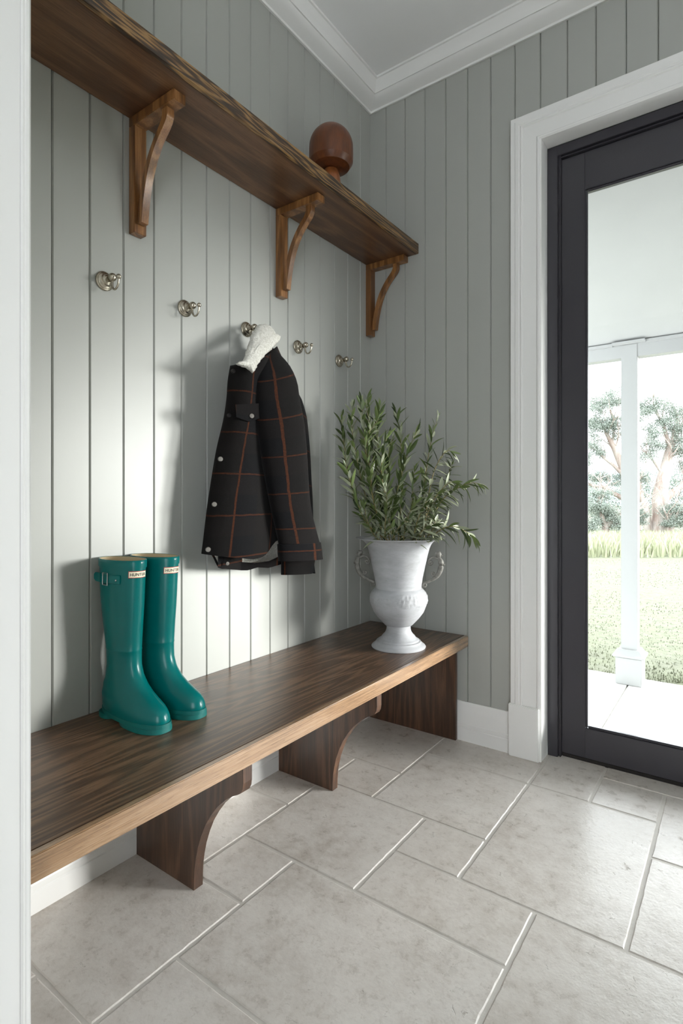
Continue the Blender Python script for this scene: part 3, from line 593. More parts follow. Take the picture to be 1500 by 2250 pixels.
# ================================================================== OLIVE BRANCHES
def leaf_mesh(n, L_, W_, bend, fold):
    b = B(); rows = 7; rg = []
    for i in range(rows):
        t = i / (rows - 1); wd = W_ * math.sin(math.pi * min(1, t * .93 + .05)) ** .8 * (1 if t < .98 else .15); x = L_ * t; z = -bend * L_ * t * t
        rg.append([V((x, -wd, z + fold * wd)), V((x, 0, z)), V((x, wd, z + fold * wd))])
    b.rings(rg, False)
    return b.mesh('leaf', True, V((0, 0, 0)), [MAT['leaf']], fix=False)
LEAVES = [leaf_mesh(i, *p) for i, p in enumerate([(.060, .0066, .06, .25), (.052, .0062, .18, .3), (.066, .0062, .30, .4), (.045, .0068, -.08, .2), (.034, .0060, .05, .3)])]
lr = random.Random(11)
def branch(pts, label, droop=0.0, spread=32, step=.0165, lscale=1.0, r0=.0028, bare=.02, tip=True):
    """pts: (px, py, depth) along the stem, base first"""
    P_ = [at(d, x, y) for x, y, d in pts]; path = crom(P_, 6); n = len(path)
    t = thing('olive_branch', path[0], label, 'branch', 'olive branches in the urn')
    B().tube(path, [r0 * (1 - .72 * i / (n - 1)) for i in range(n)], 6).build('stem', 'twig', t, smooth=60)
    tot = sum((b - a).length for a, b in zip(path, path[1:])); rs = resample(path, max(4, int(tot / step) + 1)); phase = lr.uniform(0, 3)
    for i, p in enumerate(rs):
        if i * step < bare: continue
        tg = (rs[min(i + 1, len(rs) - 1)] - rs[max(i - 1, 0)]).normalized()
        side = tg.cross(V((0, 0, 1))); side = side.normalized() if side.length > .1 else V((1, 0, 0)); nrm = side.cross(tg)
        phase += math.pi / 2 + lr.uniform(-.35, .35)
        last = i >= len(rs) - 2
        for s_ in ((0, math.pi) if not last else (0, math.pi, 1.2)):
            a = phase + s_ + lr.uniform(-.3, .3); rad = side * math.cos(a) + nrm * math.sin(a)
            sp = math.radians(spread + lr.uniform(-14, 16)) * (.55 if last else 1)
            d = (tg * math.cos(sp) + rad * math.sin(sp)); d = (d + V((0, 0, -droop * lr.uniform(.5, 1.3)))).normalized()
            up = (tg - d * tg.dot(d)); up = (up + rad * .2 + V((lr.uniform(-.4, .4), lr.uniform(-.4, .4), lr.uniform(-.2, .3)))); yv = up.cross(d)
            if yv.length < .05: continue
            yv.normalize(); zv = d.cross(yv); sc = lscale * lr.uniform(.78, 1.12) * (.8 if last else 1) * (.72 + .28 * min(1, (len(rs) - i) / 5))
            mt = Matrix(((d.x, yv.x, zv.x, 0), (d.y, yv.y, zv.y, 0), (d.z, yv.z, zv.z, 0), (0, 0, 0, 1)))
            mt = Matrix.Translation(p - path[0]) @ mt @ Matrix.Diagonal((sc, sc * lr.uniform(.85, 1.15), sc, 1))
            tipw = path[0] + (mt @ V((.058, 0, 0)))
            if tipw.x < .006 or tipw.y > -.006 or (tipw.z < .905 and (V((tipw.x, tipw.y)) - V((UC.x, UC.y))).length < .17 and i * step > .03): continue
            child('leaf', lr.choice(LEAVES if droop < .3 else LEAVES[:3]), t, mt)
UPR = 'upright olive branch with slender grey-green leaves standing in the urn'
UPRL = {751: 'upright olive branch on the outside of the clump, closest to the coat hook wall', 757: 'low upright olive branch bowing out over the urn handle beside the hook wall', 809: 'tallest upright olive branch in the urn, rising in front of the room corner'}
MIDD = {862: 'shortest of the three olive branches in the middle of the urn', 918: 'olive branch slanting from the middle of the urn towards the door', 869: 'straight tall olive branch standing in the middle of the urn'}
ARCD = {994: 'arching olive branch curling over at its tip beside the tall thin one', 1056: 'longest arching olive branch reaching farthest out of the urn towards the door', 1044: 'lowest arching olive branch dipping down beyond the urn rim', 992: 'olive branch with drooping leaves rising steeply among the arching ones', 1000: 'shorter arching olive branch just above the longest one'}
LOW = 'short leafy olive sprig filling the mouth of the urn'
d0 = 2.26
for pts in [
    [(838, 1192, d0 - .02), (800, 1140, d0 - .02), (772, 1060, d0), (757, 985, d0), (750, 935, d0), (751, 915, d0)],
    [(842, 1192, d0 + .03), (806, 1100, d0 + .03), (784, 1010, d0 + .04), (772, 935, d0 + .04), (775, 893, d0 + .04)],
    [(846, 1192, d0 - .05), (818, 1090, d0 - .05), (803, 990, d0 - .06), (797, 915, d0 - .06), (793, 884, d0 - .06)],
    [(850, 1192, d0 + .06), (828, 1060, d0 + .07), (815, 960, d0 + .07), (806, 895, d0 + .07), (809, 874, d0 + .07)],
    [(852, 1192, d0 - .03), (822, 1105, d0 - .04), (812, 1030, d0 - .05), (806, 975, d0 - .05), (812, 950, d0 - .05), (832, 920, d0 - .05)],
    [(856, 1192, d0 + .01), (842, 1080, d0), (832, 1000, d0), (828, 940, d0), (834, 893, d0)],
    [(862, 1192, d0 - .08), (850, 1110, d0 - .09), (838, 1040, d0 - .10), (842, 985, d0 - .10), (852, 958, d0 - .10)],
    [(858, 1192, d0 - .06), (806, 1150, d0 - .10), (780, 1090, d0 - .11), (762, 1030, d0 - .11), (757, 1000, d0 - .11)],
]: branch(pts, UPRL.get(pts[-1][0], UPR), 0, 30, .0155, 1.15)
for pts in [
    [(862, 1192, d0 + .05), (855, 1100, d0 + .06), (852, 1030, d0 + .07), (856, 985, d0 + .07), (862, 965, d0 + .07)],
    [(868, 1192, d0 + .02), (862, 1130, d0 + .02), (880, 1050, d0 + .02), (897, 992, d0 + .02), (918, 942, d0 + .02)],
    [(874, 1192, d0 + .08), (882, 1090, d0 + .09), (882, 1000, d0 + .1), (876, 940, d0 + .1), (869, 903, d0 + .1)],
]: branch(pts, MIDD[pts[-1][0]], 0, 28, .0155, 1.15)
branch([(922, 1192, d0 + .03), (928, 1100, d0 + .04), (938, 1020, d0 + .05), (948, 965, d0 + .05), (962, 916, d0 + .05)], 'tall thin olive branch with sparse tip beside the arching ones', 0, 26, .022)
for pts in [
    [(930, 1192, d0 - .06), (938, 1110, d0 - .06), (952, 1040, d0 - .06), (970, 1003, d0 - .07), (984, 990, d0 - .07), (994, 996, d0 - .07)],
    [(936, 1192, d0 - .09), (958, 1120, d0 - .10), (984, 1086, d0 - .11), (1012, 1069, d0 - .12), (1036, 1061, d0 - .12), (1056, 1064, d0 - .12)],
    [(940, 1192, d0 - .10), (962, 1168, d0 - .12), (988, 1157, d0 - .13), (1008, 1160, d0 - .14), (1028, 1172, d0 - .14), (1044, 1186, d0 - .14)],
    [(928, 1192, d0 + .0), (944, 1125, d0 - .0), (968, 1085, d0), (984, 1045, d0), (992, 1022, d0)],
    [(920, 1192, d0 - .10), (938, 1130, d0 - .12), (958, 1090, d0 - .13), (985, 1062, d0 - .14), (1000, 1060, d0 - .14)],
]: branch(pts, ARCD[pts[-1][0]], .55, 46, .014, 1.15)
for pts in [
    [(915, 1192, d0 - .04), (906, 1130, d0 - .05), (906, 1070, d0 - .06), (911, 1030, d0 - .06)],
    [(905, 1195, d0 - .12), (915, 1150, d0 - .14), (932, 1110, d0 - .15), (945, 1090, d0 - .15)],
    [(885, 1195, d0 - .12), (890, 1160, d0 - .14), (900, 1125, d0 - .15), (918, 1100, d0 - .15)],
    [(858, 1195, d0 - .12), (872, 1165, d0 - .14), (890, 1145, d0 - .15), (903, 1136, d0 - .15)],
    [(845, 1195, d0 - .11), (846, 1150, d0 - .13), (850, 1110, d0 - .14), (848, 1075, d0 - .14)],
    [(838, 1195, d0 - .08), (815, 1165, d0 - .11), (803, 1130, d0 - .12), (800, 1105, d0 - .12)],
    [(925, 1195, d0 - .10), (945, 1172, d0 - .13), (955, 1150, d0 - .15), (950, 1125, d0 - .15)],
    [(875, 1195, d0 - .02), (895, 1150, d0 - .02), (915, 1110, d0 - .02), (930, 1075, d0 - .02)],
    [(900, 1195, d0 - .10), (920, 1175, d0 - .14), (935, 1160, d0 - .16), (962, 1152, d0 - .17)],
    [(865, 1195, d0 + .04), (848, 1140, d0 + .04), (838, 1100, d0 + .04), (842, 1060, d0 + .04)],
]: branch(pts, LOW, .15, 44, .0125, 1.05, .0022, .008)

# ================================================================== JACKET
JX = V((.06, -.86, .82))
jk = thing('jacket', JX, 'dark plaid wool jacket with cream fleece collar hung on a hook', 'jacket')
J = lambda a, b, x: on(0, x, 420 + a * .26667, 690 + b * .26667)
NV = 34
def colm(pts): return resample(crom([J(*p) for p in pts], 8), NV)
cols = [
    colm([(322, 425, .135), (300, 560, .135), (292, 700, .13), (266, 880, .125), (212, 1100, .12), (176, 1300, .115), (136, 1560, .11), (102, 1850, .105), (86, 1975, .10)]),
    colm([(395, 420, .165), (380, 700, .165), (330, 1100, .16), (280, 1560, .155), (235, 1996, .145)]),
    colm([(470, 400, .185), (465, 700, .18), (440, 1100, .175), (410, 1560, .17), (390, 2010, .165)]),
    colm([(540, 380, .185), (550, 700, .175), (545, 1100, .17), (530, 1560, .165), (520, 2018, .16)]),
    colm([(600, 350, .18), (630, 700, .165), (640, 1100, .155), (630, 1560, .15), (612, 1985, .15)]),
    colm([(660, 320, .16), (720, 600, .14), (760, 1100, .135), (770, 1560, .135), (720, 1860, .13)]),
    colm([(700, 270, .13), (800, 560, .10), (850, 900, .095), (880, 1400, .09), (890, 1880, .085)]),
    colm([(705, 268, .10), (835, 545, .075), (893, 700, .07), (935, 1000, .065), (962, 1250, .06), (976, 1500, .055), (985, 1700, .055), (970, 1960, .05)]),
    colm([(670, 300, .07), (800, 600, .045), (860, 1100, .03), (880, 1560, .028), (800, 2040, .028)]),
    colm([(600, 330, .06), (680, 700, .035), (700, 1100, .022), (690, 1560, .02), (640, 2075, .022)]),
    colm([(540, 370, .06), (560, 700, .035), (560, 1100, .022), (555, 1560, .022), (545, 2085, .025)]),
    colm([(470, 400, .065), (450, 700, .045), (440, 1100, .035), (430, 1560, .035), (410, 2108, .045)]),
    colm([(400, 415, .08), (370, 700, .065), (330, 1100, .06), (300, 1560, .06), (300, 2100, .06)]),
    colm([(345, 422, .10), (325, 700, .095), (270, 1100, .09), (235, 1560, .085), (222, 2088, .078)]),
    colm([(335, 424, .115), (304, 700, .112), (242, 1100, .106), (190, 1560, .100), (160, 1978, .094)]),
]
def loop(i, n=56, sh=0.0):
    ring_ = [c[i] for c in cols]; m_ = len(ring_); out = []
    for k in range(n):
        u = k / n * m_; a = int(u); t = u - a; p0, p1, p2, p3 = (ring_[(a + q) % m_] for q in (-1, 0, 1, 2))
        out.append(.5 * ((2 * p1) + (p2 - p0) * t + (2 * p0 - 5 * p1 + 4 * p2 - p3) * t * t + (3 * p1 - p0 - 3 * p2 + p3) * t ** 3))
    cen = sum(out, V()) / n; res = []
    for k, p in enumerate(out):
        tg = out[(k + 1) % n] - out[k - 1]; nr = V((tg.y, -tg.x, 0)); nr = nr.normalized() if nr.length else V()
        if nr.dot(p - cen) < 0: nr = -nr
        wv = .0035 * noise.noise(V((p.y * 9, p.z * 2.2, p.x * 6))) * min(1, i / 5)
        q = p + nr * (wv - sh); q.x = max(q.x, .004 + sh); res.append(q)
    return res
rg = [loop(i) for i in range(NV)]
b = B(); b.rings(rg, True, True, False)
uv = []
for i, r in enumerate(rg):
    acc = 0
    for k, p in enumerate(r):
        if k: acc += (V((p.x, p.y, 0)) - V((r[k - 1].x, r[k - 1].y, 0))).length
        uv.append((acc - .092 + .10, p.z - .004 * math.sin(k) * 0 + .0))
o = b.build('body', 'plaid', jk, smooth=60, uv=uv, fix=True)
lr_ = [loop(i, 56, .007) for i in range(6, NV)]; lr_[-1] = [p + V((0, 0, .004)) for p in lr_[-1]]
B().rings(lr_, True, True, False).build('lining', 'sherpa', jk, smooth=60, label='cream fleece lining')
def sleeve(name, ls, rs, xc, xr, parent, u0, cap=True, seg=26, n=30):
    """ls / rs: left and right outline in crop pixels, top to bottom"""
    A = resample(crom([V((a, b_, 0)) for a, b_ in ls], 6), n); Z = resample(crom([V((a, b_, 0)) for a, b_ in rs], 6), n); rr_ = []; uvv = []; ln = 0; pc = None
    for i in range(n):
        t = i / (n - 1); x_, r_ = lerpf(xc, t), lerpf(xr, t); p, q = J(A[i].x, A[i].y, x_), J(Z[i].x, Z[i].y, x_); c = (p + q) / 2; h = (q - p) / 2; row = []
        if pc is not None: ln += (c - pc).length
        pc = c
        for j in range(seg):
            an = 2 * math.pi * j / seg; wv = 1 + .05 * noise.noise(V((j * .35, t * 5, u0 * 9)))
            row.append(c + h * math.cos(an) * (.98 + .02 * wv) + V((1, .55, 0)).normalized() * (math.sin(an) * r_ * wv)); uvv.append((u0 + an / (2 * math.pi) * .36, -ln))
        rr_.append(row)
    b = B(); b.rings(rr_, True, cap, False); return b.build(name, 'plaid', parent, smooth=60, uv=[(u, v + 1.52) for u, v in uvv])
sl = sleeve('sleeve', [(600, 330), (560, 480), (560, 700), (590, 980), (640, 1300), (690, 1600), (748, 1895)], [(672, 285), (760, 400), (830, 545), (848, 690), (890, 980), (920, 1300), (948, 1600), (1000, 1800), (1026, 1885)],
            [(0, .15), (.15, .185), (.5, .195), (1, .185)], [(0, .02), (.12, .045), (.4, .058), (.8, .048), (1, .045)], jk, .17)
def cuff(name, q0, q1, q2, q3, x_, r_, parent, u0):
    rr_ = []; uvv = []
    for a, b_, gg in ((q0, q1, 0), (q0, q1, .004), ([(q0[0] + q3[0]) / 2, (q0[1] + q3[1]) / 2], [(q1[0] + q2[0]) / 2, (q1[1] + q2[1]) / 2], .0045), (q3, q2, .004), (q3, q2, -.004)):
        p, q = J(a[0], a[1], x_), J(b_[0], b_[1], x_); c = (p + q) / 2; h = (q - p) / 2; row = []
        for j in range(28):
            an = 2 * math.pi * j / 28; row.append(c + h * (1 + gg * 6) * math.cos(an) + V((1, .55, 0)).normalized() * (math.sin(an) * (r_ + gg))); uvv.append((u0 + an / (2 * math.pi) * .34, c.z))
        rr_.append(row)
    b = B(); b.rings(rr_, True, False, False); return b.build(name, 'plaid', parent, smooth=50, uv=uvv)
cf = cuff('cuff', (745, 1898), (1030, 1880), (1048, 2018), (752, 2038), .185, .044, sl, .02)
s2 = sleeve('sleeve', [(760, 560), (790, 700), (800, 1000), (800, 1400), (790, 1800), (775, 2040)], [(880, 690), (905, 760), (945, 1100), (966, 1400), (980, 1700), (985, 2020)], [(0, .075), (.3, .085), (1, .10)], [(0, .02), (.15, .035), (1, .036)], jk, .11)
cuff('cuff', (770, 2036), (990, 2022), (968, 2135), (772, 2150), .10, .036, s2, .13)
b = B(); tp = [J(965, 2040, .128), J(1000, 2035, .125), J(1014, 2138, .122), J(975, 2115, .128)]; dn = V((.004, .002, 0))
b.add([p - dn for p in tp] + [p + dn for p in tp], [(0, 1, 2, 3), (7, 6, 5, 4), (0, 4, 5, 1), (1, 5, 6, 2), (2, 6, 7, 3), (3, 7, 4, 0)]); b.build('cuff_tab', 'plaid', s2, uv=[(p.y, p.z) for p in b.v])
# collar: folded fleece, one thick cushion
ol = crom([V((a, b_, 0)) for a, b_ in [(362, 412), (400, 392), (432, 372), (455, 300), (480, 220), (508, 150), (540, 98), (590, 84), (640, 92), (672, 130), (694, 166), (735, 192), (722, 224), (680, 270), (630, 320), (580, 372), (545, 425), (510, 482), (470, 458), (425, 436), (385, 424)]] + [V((362, 412, 0))], 5)[:-1]
cen_px = lambda t: None
b = B(); NR = 9; rows = []
spine = crom([V((410, 412, 0)), V((470, 400, 0)), V((500, 330, 0)), V((545, 250, 0)), V((600, 170, 0)), V((650, 170, 0))], 5)
def near_spine(p): return min(spine, key=lambda q: (q - p).length)
for k in range(NR + 1):
    f_ = k / NR; row = []
    for p in ol:
        sp_ = near_spine(p); q = p.lerp(sp_, f_ * .93); th = math.sqrt(max(0, 1 - (1 - f_) ** 2)); xb_ = lerpf([(90, .095), (200, .135), (300, .17), (420, .20), (490, .205)], q.y)
        w_ = J(q.x, q.y, xb_); w_ += V((1, -.45, 0)).normalized() * (.022 * th); w_ += V((noise.noise(w_ * 120), noise.noise(w_ * 120 + V((7, 0, 0))), noise.noise(w_ * 120 + V((0, 9, 0))))) * .0034; row.append(w_)
    rows.append(row)
back = []
for f_ in (.15, .4, .7, .93):
    row = []
    for p in ol:
        sp_ = near_spine(p); q = p.lerp(sp_, f_); xb_ = lerpf([(90, .095), (200, .135), (300, .17), (420, .20), (490, .205)], q.y); row.append(J(q.x, q.y, xb_) - V((1, -.45, 0)).normalized() * .012 * min(1, f_ * 2))
    back.append(row)
b.rings(back[::-1] + rows, True, True, True); b.build('collar', 'sherpa', jk, smooth=True, label='cream fleece collar')
# under-collar neck tube reaching back to the hook
nk = crom([V((.050, -.846, 1.664)), V((.068, -.84, 1.655)), J(600, 240, .075), J(610, 310, .088), J(615, 380, .10)], 4)
B().tube(nk, [.008, .010, .011, .012, .013, .015, .017, .019, .021, .024, .027, .030, .033, .036, .038, .04, .042][:len(nk)], 14, flat=.8).build('neck', 'plaid', jk, smooth=60, uv=None)
# inner facing of the other front and the dark hem band seen below the fleece
def strip(name, up, lo, x0, x1, parent, u0=0.03):
    U = resample([V((a, c, 0)) for a, c in up], 14); D = resample([V((a, c, 0)) for a, c in lo], 14); q = B(); rows_ = []
    for off in (0, .003):
        for k_ in ((U, D) if off == 0 else (D, U)): rows_.append([J(p.x, p.y, x0 + (x1 - x0) * i / 13 + off) for i, p in enumerate(k_)])
    q.rings(rows_ + [rows_[0]], False); return q.build(name, 'plaid', parent, smooth=30, uv=[(p.y + u0, p.z + .03) for p in q.v])
fac_ = strip('front_facing', [(222, 1900), (330, 1905), (425, 1915)], [(219, 2091), (320, 2104), (417, 2112)], .100, .060, jk)
strip('hem_band', [(405, 2042), (520, 2052), (640, 2036), (700, 2008), (775, 1970)], [(405, 2112), (470, 2112), (545, 2088), (640, 2092), (775, 2052)], .062, .075, jk, .06)
# snaps and pocket flap
def snap(parent, a, b_, x_, r=.0088, mt='steel'):
    c = J(a, b_, x_); nn = V((1, -.5, 0)).normalized(); q = B(); e1 = V((.5, 1, 0)).normalized(); e2 = V((0, 0, 1))
    q.rings([[c + nn * h + (e1 * math.cos(2 * math.pi * j / 18) + e2 * math.sin(2 * math.pi * j / 18)) * rr2 for j in range(18)] for rr2, h in ((r, -.004), (r, .0015), (r * .85, .003), (r * .3, .0034))], True, True, True)
    return q.build('snap_button', mt, parent, smooth=40)
body = o
for a, b_, x_ in ((345, 470, .152), (312, 835, .146), (240, 1195, .138), (190, 1568, .133), (139, 1940, .128)): snap(jk, a, b_, x_, .0082 if b_ > 1000 else .0070, 'snap' if b_ > 1000 else 'dsnap')
snap(fac_, 297, 2055, .112, .0066, 'snap')
snap(cf, 1002, 1958, .205, .0085, 'snap')
pf = [(365, 745), (582, 735), (590, 850), (482, 888), (372, 850)]
b = B(); f0 = [J(a, c, .185) for a, c in pf]; f1 = [J(a, c, .172) for a, c in pf]; b.rings([f1, f0], True, True, True); fl_ = b.build('pocket_flap', 'plaid', jk, uv=[(p.y * 1.0 + .975, p.z + .012) for p in b.v]); snap(fl_, 497, 840, .1875, .0085, 'snap')
b = B(); pl = [(300, 430), (352, 432), (348, 700), (322, 880), (270, 1100), (234, 1300), (196, 1560), (162, 1850), (148, 1985)]
# ================================================================== OUTSIDE: porch
DZ = -.17; K = (CH - DZ) / CH
deck_y1 = CY + (1.386 - CY) * K
pf_ = B().box(-3.2, 5.5, .165, deck_y1 - .002, DZ - .3, DZ - .012).build('porch_floor', 'grout', label='pale paved porch floor outside the glass door', cat='porch floor', kind='structure', org=V((1, 1, DZ)))
xj = CX + (.9635 - CX) * K; wj = 1.1
for i in range(-4, 4):
    for a, b_ in ((.168, 1.05 - 2 * 0), ):
        x0, x1 = xj + i * wj + .0035, xj + (i + 1) * wj - .0035; B().box(x0, x1, .168, deck_y1, DZ - .02, DZ, .003).build('slab', 'paver', pf_)
py = CY + (1.206 - CY) * K
cx0, cx1 = CX + (.9003 - CX) * K, CX + (1.0355 - CX) * K; cw = (cx1 - cx0); cxm = (cx0 + cx1) / 2; pym = py + cw / 2
yb = pym - .045; zcb = on(1, yb, 1287, 772).z + .022
zr = lambda yy: 2.70 + (yy - .165) / (yb - .165) * (zcb - 2.70)
bz0 = on(1, yb, 1287, 797.5).z; bz1 = on(1, yb, 1287, 772).z
pc = B(); rf = [(.165, 2.70), (yb - .0005, zr(yb)), (yb - .0005, zr(yb) + .06), (.165, 2.76)]
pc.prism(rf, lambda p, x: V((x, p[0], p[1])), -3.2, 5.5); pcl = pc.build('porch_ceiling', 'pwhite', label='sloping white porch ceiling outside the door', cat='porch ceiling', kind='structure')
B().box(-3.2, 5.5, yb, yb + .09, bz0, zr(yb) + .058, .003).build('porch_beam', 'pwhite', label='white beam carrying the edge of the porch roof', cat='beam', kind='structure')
b = B(); sw = .098
for a, c in ((-3.2, cxm - sw / 2 - .05), (cxm + sw / 2 + .05, 5.5)): b.box(a, c, yb - .022, yb - .0005, bz1, zr(yb) - .001, .002)
b.box(cxm - sw / 2 - .05, cxm + sw / 2 + .05, pym - sw / 2 - .040, yb - .0005, bz1 + .006, zr(yb) - .001, .002)
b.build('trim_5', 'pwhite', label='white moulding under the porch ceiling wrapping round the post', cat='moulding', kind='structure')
post = thing('porch_post', (cxm, pym, DZ), 'square white porch post on a moulded plinth outside the door', 'post')
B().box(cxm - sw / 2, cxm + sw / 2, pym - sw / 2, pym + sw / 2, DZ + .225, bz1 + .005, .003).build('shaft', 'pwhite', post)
h = cw / 2
B().box(cxm - h, cxm + h, pym - h, pym + h, DZ + .0008, DZ + .178, .003).build('plinth', 'pwhite', post)
b = B(); mp = [(h + .002, .178), (h + .016, .184), (h + .016, .194), (h + .006, .199), (h - .004, .210), (h - .012, .222), (h - .016, .231), (h - .03, .233)]
b.rings([[V((cxm + sx * r, pym + sy * r, DZ + z)) for sx, sy in ((-1, -1), (1, -1), (1, 1), (-1, 1))] for r, z in mp], True, True, True); b.build('plinth_moulding', 'pwhite', post)
# ---- ground: lawn falling away to the paddock
def gz(dep): return lerpf([(0, -.27), (12, -.28), (27, -.86), (60, -1.2), (200, -1.2)], dep)
b = B(); rows = []
for i in range(70):
    yy = deck_y1 + .003 + (i / 69) ** 2.4 * 220; row = []
    for j in range(61):
        u = (j / 60 - .42) * 2; xx = 1 + math.copysign(abs(u) ** 1.8, u) * 160; dep = max(0, (V((xx, yy, 0)) - CAM).dot(FW))
        row.append(V((xx, yy, gz(dep) + .03 * noise.noise(V((xx * .8, yy * .8, 0))))))
    rows.append(row)
b.rings(rows, False); b.build('lawn', 'lawn', smooth=True, label='pale dry lawn beyond the porch', cat='lawn', kind='structure', fix=False)
gr = random.Random(5); b = B()
def blade(p, h, wd):
    a = gr.uniform(0, 6.28); d = V((math.cos(a), math.sin(a), 0)); e = V((-d.y, d.x, 0)) * gr.uniform(-.5, .5) * h
    k = b.add([p - d * wd, p + d * wd, p + e * .4 + d * wd * .6 + V((0, 0, h * .6)), p + e + V((0, 0, h))], []); b.f += [(k, k + 1, k + 2), (k, k + 2, k + 3)]
for i in range(14000):
    dep = 4.0 + gr.random() ** 2.0 * 8; px = gr.uniform(1150, 2100); p = CAM + ray(px, HY) * dep; p.z = gz(dep)
    if p.y > deck_y1 + .03: blade(p, gr.uniform(.008, .024), gr.uniform(.003, .006))
b.build('lawn_grass', 'lawn', label='short scattered grass blades of the lawn', cat='grass', kind='stuff', fix=False)
b = B()
for i in range(22000):
    dep = 12.5 + gr.random() * 13; px = gr.uniform(1050, 2300); p = CAM + ray(px, HY) * dep; p.z = gz(dep); blade(p, gr.uniform(.18, .5), gr.uniform(.012, .03))
b.build('long_grass', 'dgrass', label='strip of long pale grass in front of the gum trees', cat='grass', kind='stuff', fix=False)
# ---- far hill
b = B(); rows = []
for i in range(3):
    dep = (150, 260, 300)[i]; rows.append([CAM + RT * (-200 + 20 * j + dep * .3) + FW * dep + V((0, 0, (-4, 14 + 5 * noise.noise(V((j * .21, 0, 0))), -10)[i])) for j in range(32)])
b.rings(rows, False); b.build('hill', 'hill', smooth=True, label='hazy blue hill on the horizon', cat='hill', kind='structure')
# ---- gum trees
def gum(px, base_py, dep, trunk, crowns, label, seed, limbs, nleaf=5200, lsz=.065):
    R = random.Random(seed); base = at(dep, px, base_py); t = thing('gum_tree', base, label, 'tree', 'gum trees beyond the lawn'); wood_ = B()
    def T(x, y, dd=0): return at(dep + dd, x, y)
    ends = []
    for pts, r0, r1 in limbs:
        pa = crom([T(*p) for p in pts], 5); n = len(pa); wood_.tube(pa, [r0 + (r1 - r0) * (i / (n - 1)) ** .8 for i in range(n)], 8); ends.append((pa, r1))
    def sub(p, d, L_, r, lv):
        e = p; pts = [p]
        for k in range(4): d = (d + V((R.uniform(-.35, .35), R.uniform(-.35, .35), R.uniform(-.15, .3)))).normalized(); e = e + d * L_ / 4; pts.append(e)
        wood_.tube(pts, [r * (1 - .2 * k) for k in range(5)], 5)
        if lv: [sub(pts[R.choice((2, 3, 4))], (d + V((R.uniform(-1, 1), R.uniform(-1, 1), R.uniform(-.3, .8)))).normalized(), L_ * .65, r * .5, lv - 1) for _ in range(2)]
    for pa, r1 in ends:
        for _ in range(5):
            k = R.randrange(len(pa) // 2, len(pa)); d = (pa[min(k + 1, len(pa) - 1)] - pa[k - 1]).normalized(); sub(pa[k], (d + V((R.uniform(-1, 1), R.uniform(-1, 1), R.uniform(-.2, .7)))).normalized(), R.uniform(.7, 1.5), r1 * .7, 2)
    wood_.build('trunk', 'bark', t, smooth=70)
    fo = B(); tot = sum(c[2] * c[3] for c in crowns)
    for cx_, cy_, rx, ry in crowns:
        c = T(cx_, cy_); ax, az = rx * dep / F_PX, ry * dep / F_PX
        ncl = max(4, int(26 * rx * ry / 900))
        cl = []
        for _ in range(ncl):
            while True:
                u = V((R.uniform(-1, 1), R.uniform(-1, 1), R.uniform(-1, 1)))
                if .2 < u.length < 1: break
            cl.append(c + V((u.x * ax, u.y * ax, u.z * az)))
        for _ in range(int(nleaf * rx * ry / tot)):
            q = R.choice(cl); p = q + V((R.gauss(0, 1), R.gauss(0, 1), R.gauss(0, .6))) * (.28 * min(ax, az) + .05)
            a = V((R.uniform(-1, 1), R.uniform(-1, 1), R.uniform(-1, .4))).normalized(); e = a.cross(V((R.uniform(-1, 1), R.uniform(-1, 1), R.uniform(-1, 1)))).normalized() * lsz * .3
            k = fo.add([p, p + a * lsz * .5 + e, p + a * lsz, p + a * lsz * .5 - e], []); fo.f.append((k, k + 1, k + 2, k + 3))
    f_ = fo.build('foliage', 'gum', t, fix=False); f_['kind'] = 'stuff'
gum(1452, 1182, 26, .5, [(1432, 890, 34, 18), (1408, 905, 22, 22), (1462, 925, 22, 20), (1445, 945, 26, 16), (1488, 905, 30, 22), (1500, 950, 30, 26), (1432, 975, 24, 18), (1418, 1000, 20, 16), (1485, 985, 26, 18), (1412, 1045, 16, 18), (1520, 1010, 26, 30)],
    'large gum tree with a thick pale trunk and rough open crown beyond the lawn', 3,
    [([(1448, 1186), (1452, 1140), (1450, 1090), (1458, 1045), (1466, 1005), (1472, 980)], .52, .14), ([(1470, 985), (1482, 970), (1488, 950), (1490, 920)], .15, .06), ([(1470, 985), (1464, 960), (1455, 930), (1440, 905)], .13, .05),
     ([(1455, 1100), (1478, 1082), (1496, 1068), (1520, 1040)], .22, .08), ([(1430, 1186), (1422, 1150), (1418, 1115), (1408, 1092), (1400, 1075)], .22, .1), ([(1458, 1045), (1440, 1020), (1425, 1000)], .1, .04)], 26000)
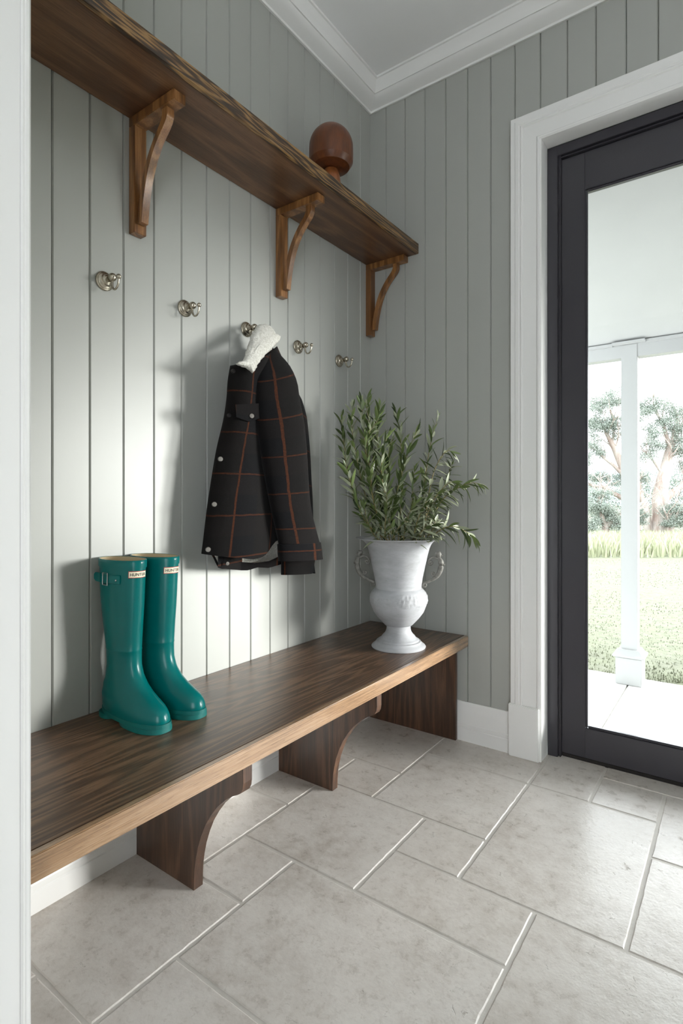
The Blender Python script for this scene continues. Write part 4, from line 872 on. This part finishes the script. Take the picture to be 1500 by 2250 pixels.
gum(1330, 1178, 27, .4, [(1345, 875, 26, 20), (1318, 890, 26, 22), (1300, 930, 22, 26), (1330, 930, 30, 18), (1350, 950, 18, 20), (1300, 975, 18, 20), (1320, 1000, 14, 12), (1305, 1045, 20, 16), (1345, 1055, 20, 14), (1290, 1010, 16, 20)],
    'gum tree with a domed pale green crown seen left of the porch post', 4,
    [([(1380, 1180), (1378, 1100), (1372, 1040), (1358, 1005), (1344, 975), (1330, 950)], .36, .07), ([(1374, 1050), (1350, 1025), (1325, 1005), (1312, 990)], .12, .04), ([(1378, 1100), (1350, 1085), (1325, 1070), (1300, 1068)], .14, .05), ([(1344, 975), (1348, 940), (1340, 900)], .07, .04)], 24000)
gum(1328, 1178, 24, .3, [(1310, 1110, 26, 20), (1340, 1130, 22, 16), (1300, 1150, 22, 14), (1352, 1155, 18, 14), (1322, 1085, 20, 12)],
    'low twisted gum with orange bark and grey-green scrub left of the post', 5,
    [([(1328, 1180), (1330, 1160), (1340, 1148), (1352, 1134), (1366, 1132)], .2, .07), ([(1330, 1160), (1324, 1140), (1318, 1120), (1312, 1100)], .12, .05), ([(1332, 1158), (1352, 1152), (1375, 1150)], .1, .05)], 13000, .06)
gum(1474, 1186, 25, .3, [(1480, 1125, 22, 18), (1500, 1140, 22, 20), (1468, 1150, 14, 10), (1520, 1120, 26, 26), (1412, 1130, 10, 20)],
    'small bushy green gum standing right of the thick trunk', 6,
    [([(1474, 1188), (1474, 1165), (1480, 1145), (1490, 1125)], .16, .06), ([(1475, 1165), (1468, 1145), (1465, 1130)], .08, .04)], 13000, .06)
gum(1400, 1176, 34, .4, [(1300, 1080, 40, 30), (1380, 1090, 40, 34), (1440, 1080, 40, 36), (1500, 1070, 40, 36), (1340, 1130, 50, 24), (1430, 1135, 50, 24), (1560, 1080, 40, 40)],
    'pale hazy bank of gum scrub behind the nearer trees', 8, [([(1400, 1180), (1400, 1140), (1396, 1100), (1390, 1070)], .3, .1)], 16000, .11)
bpy.context.view_layer.update()
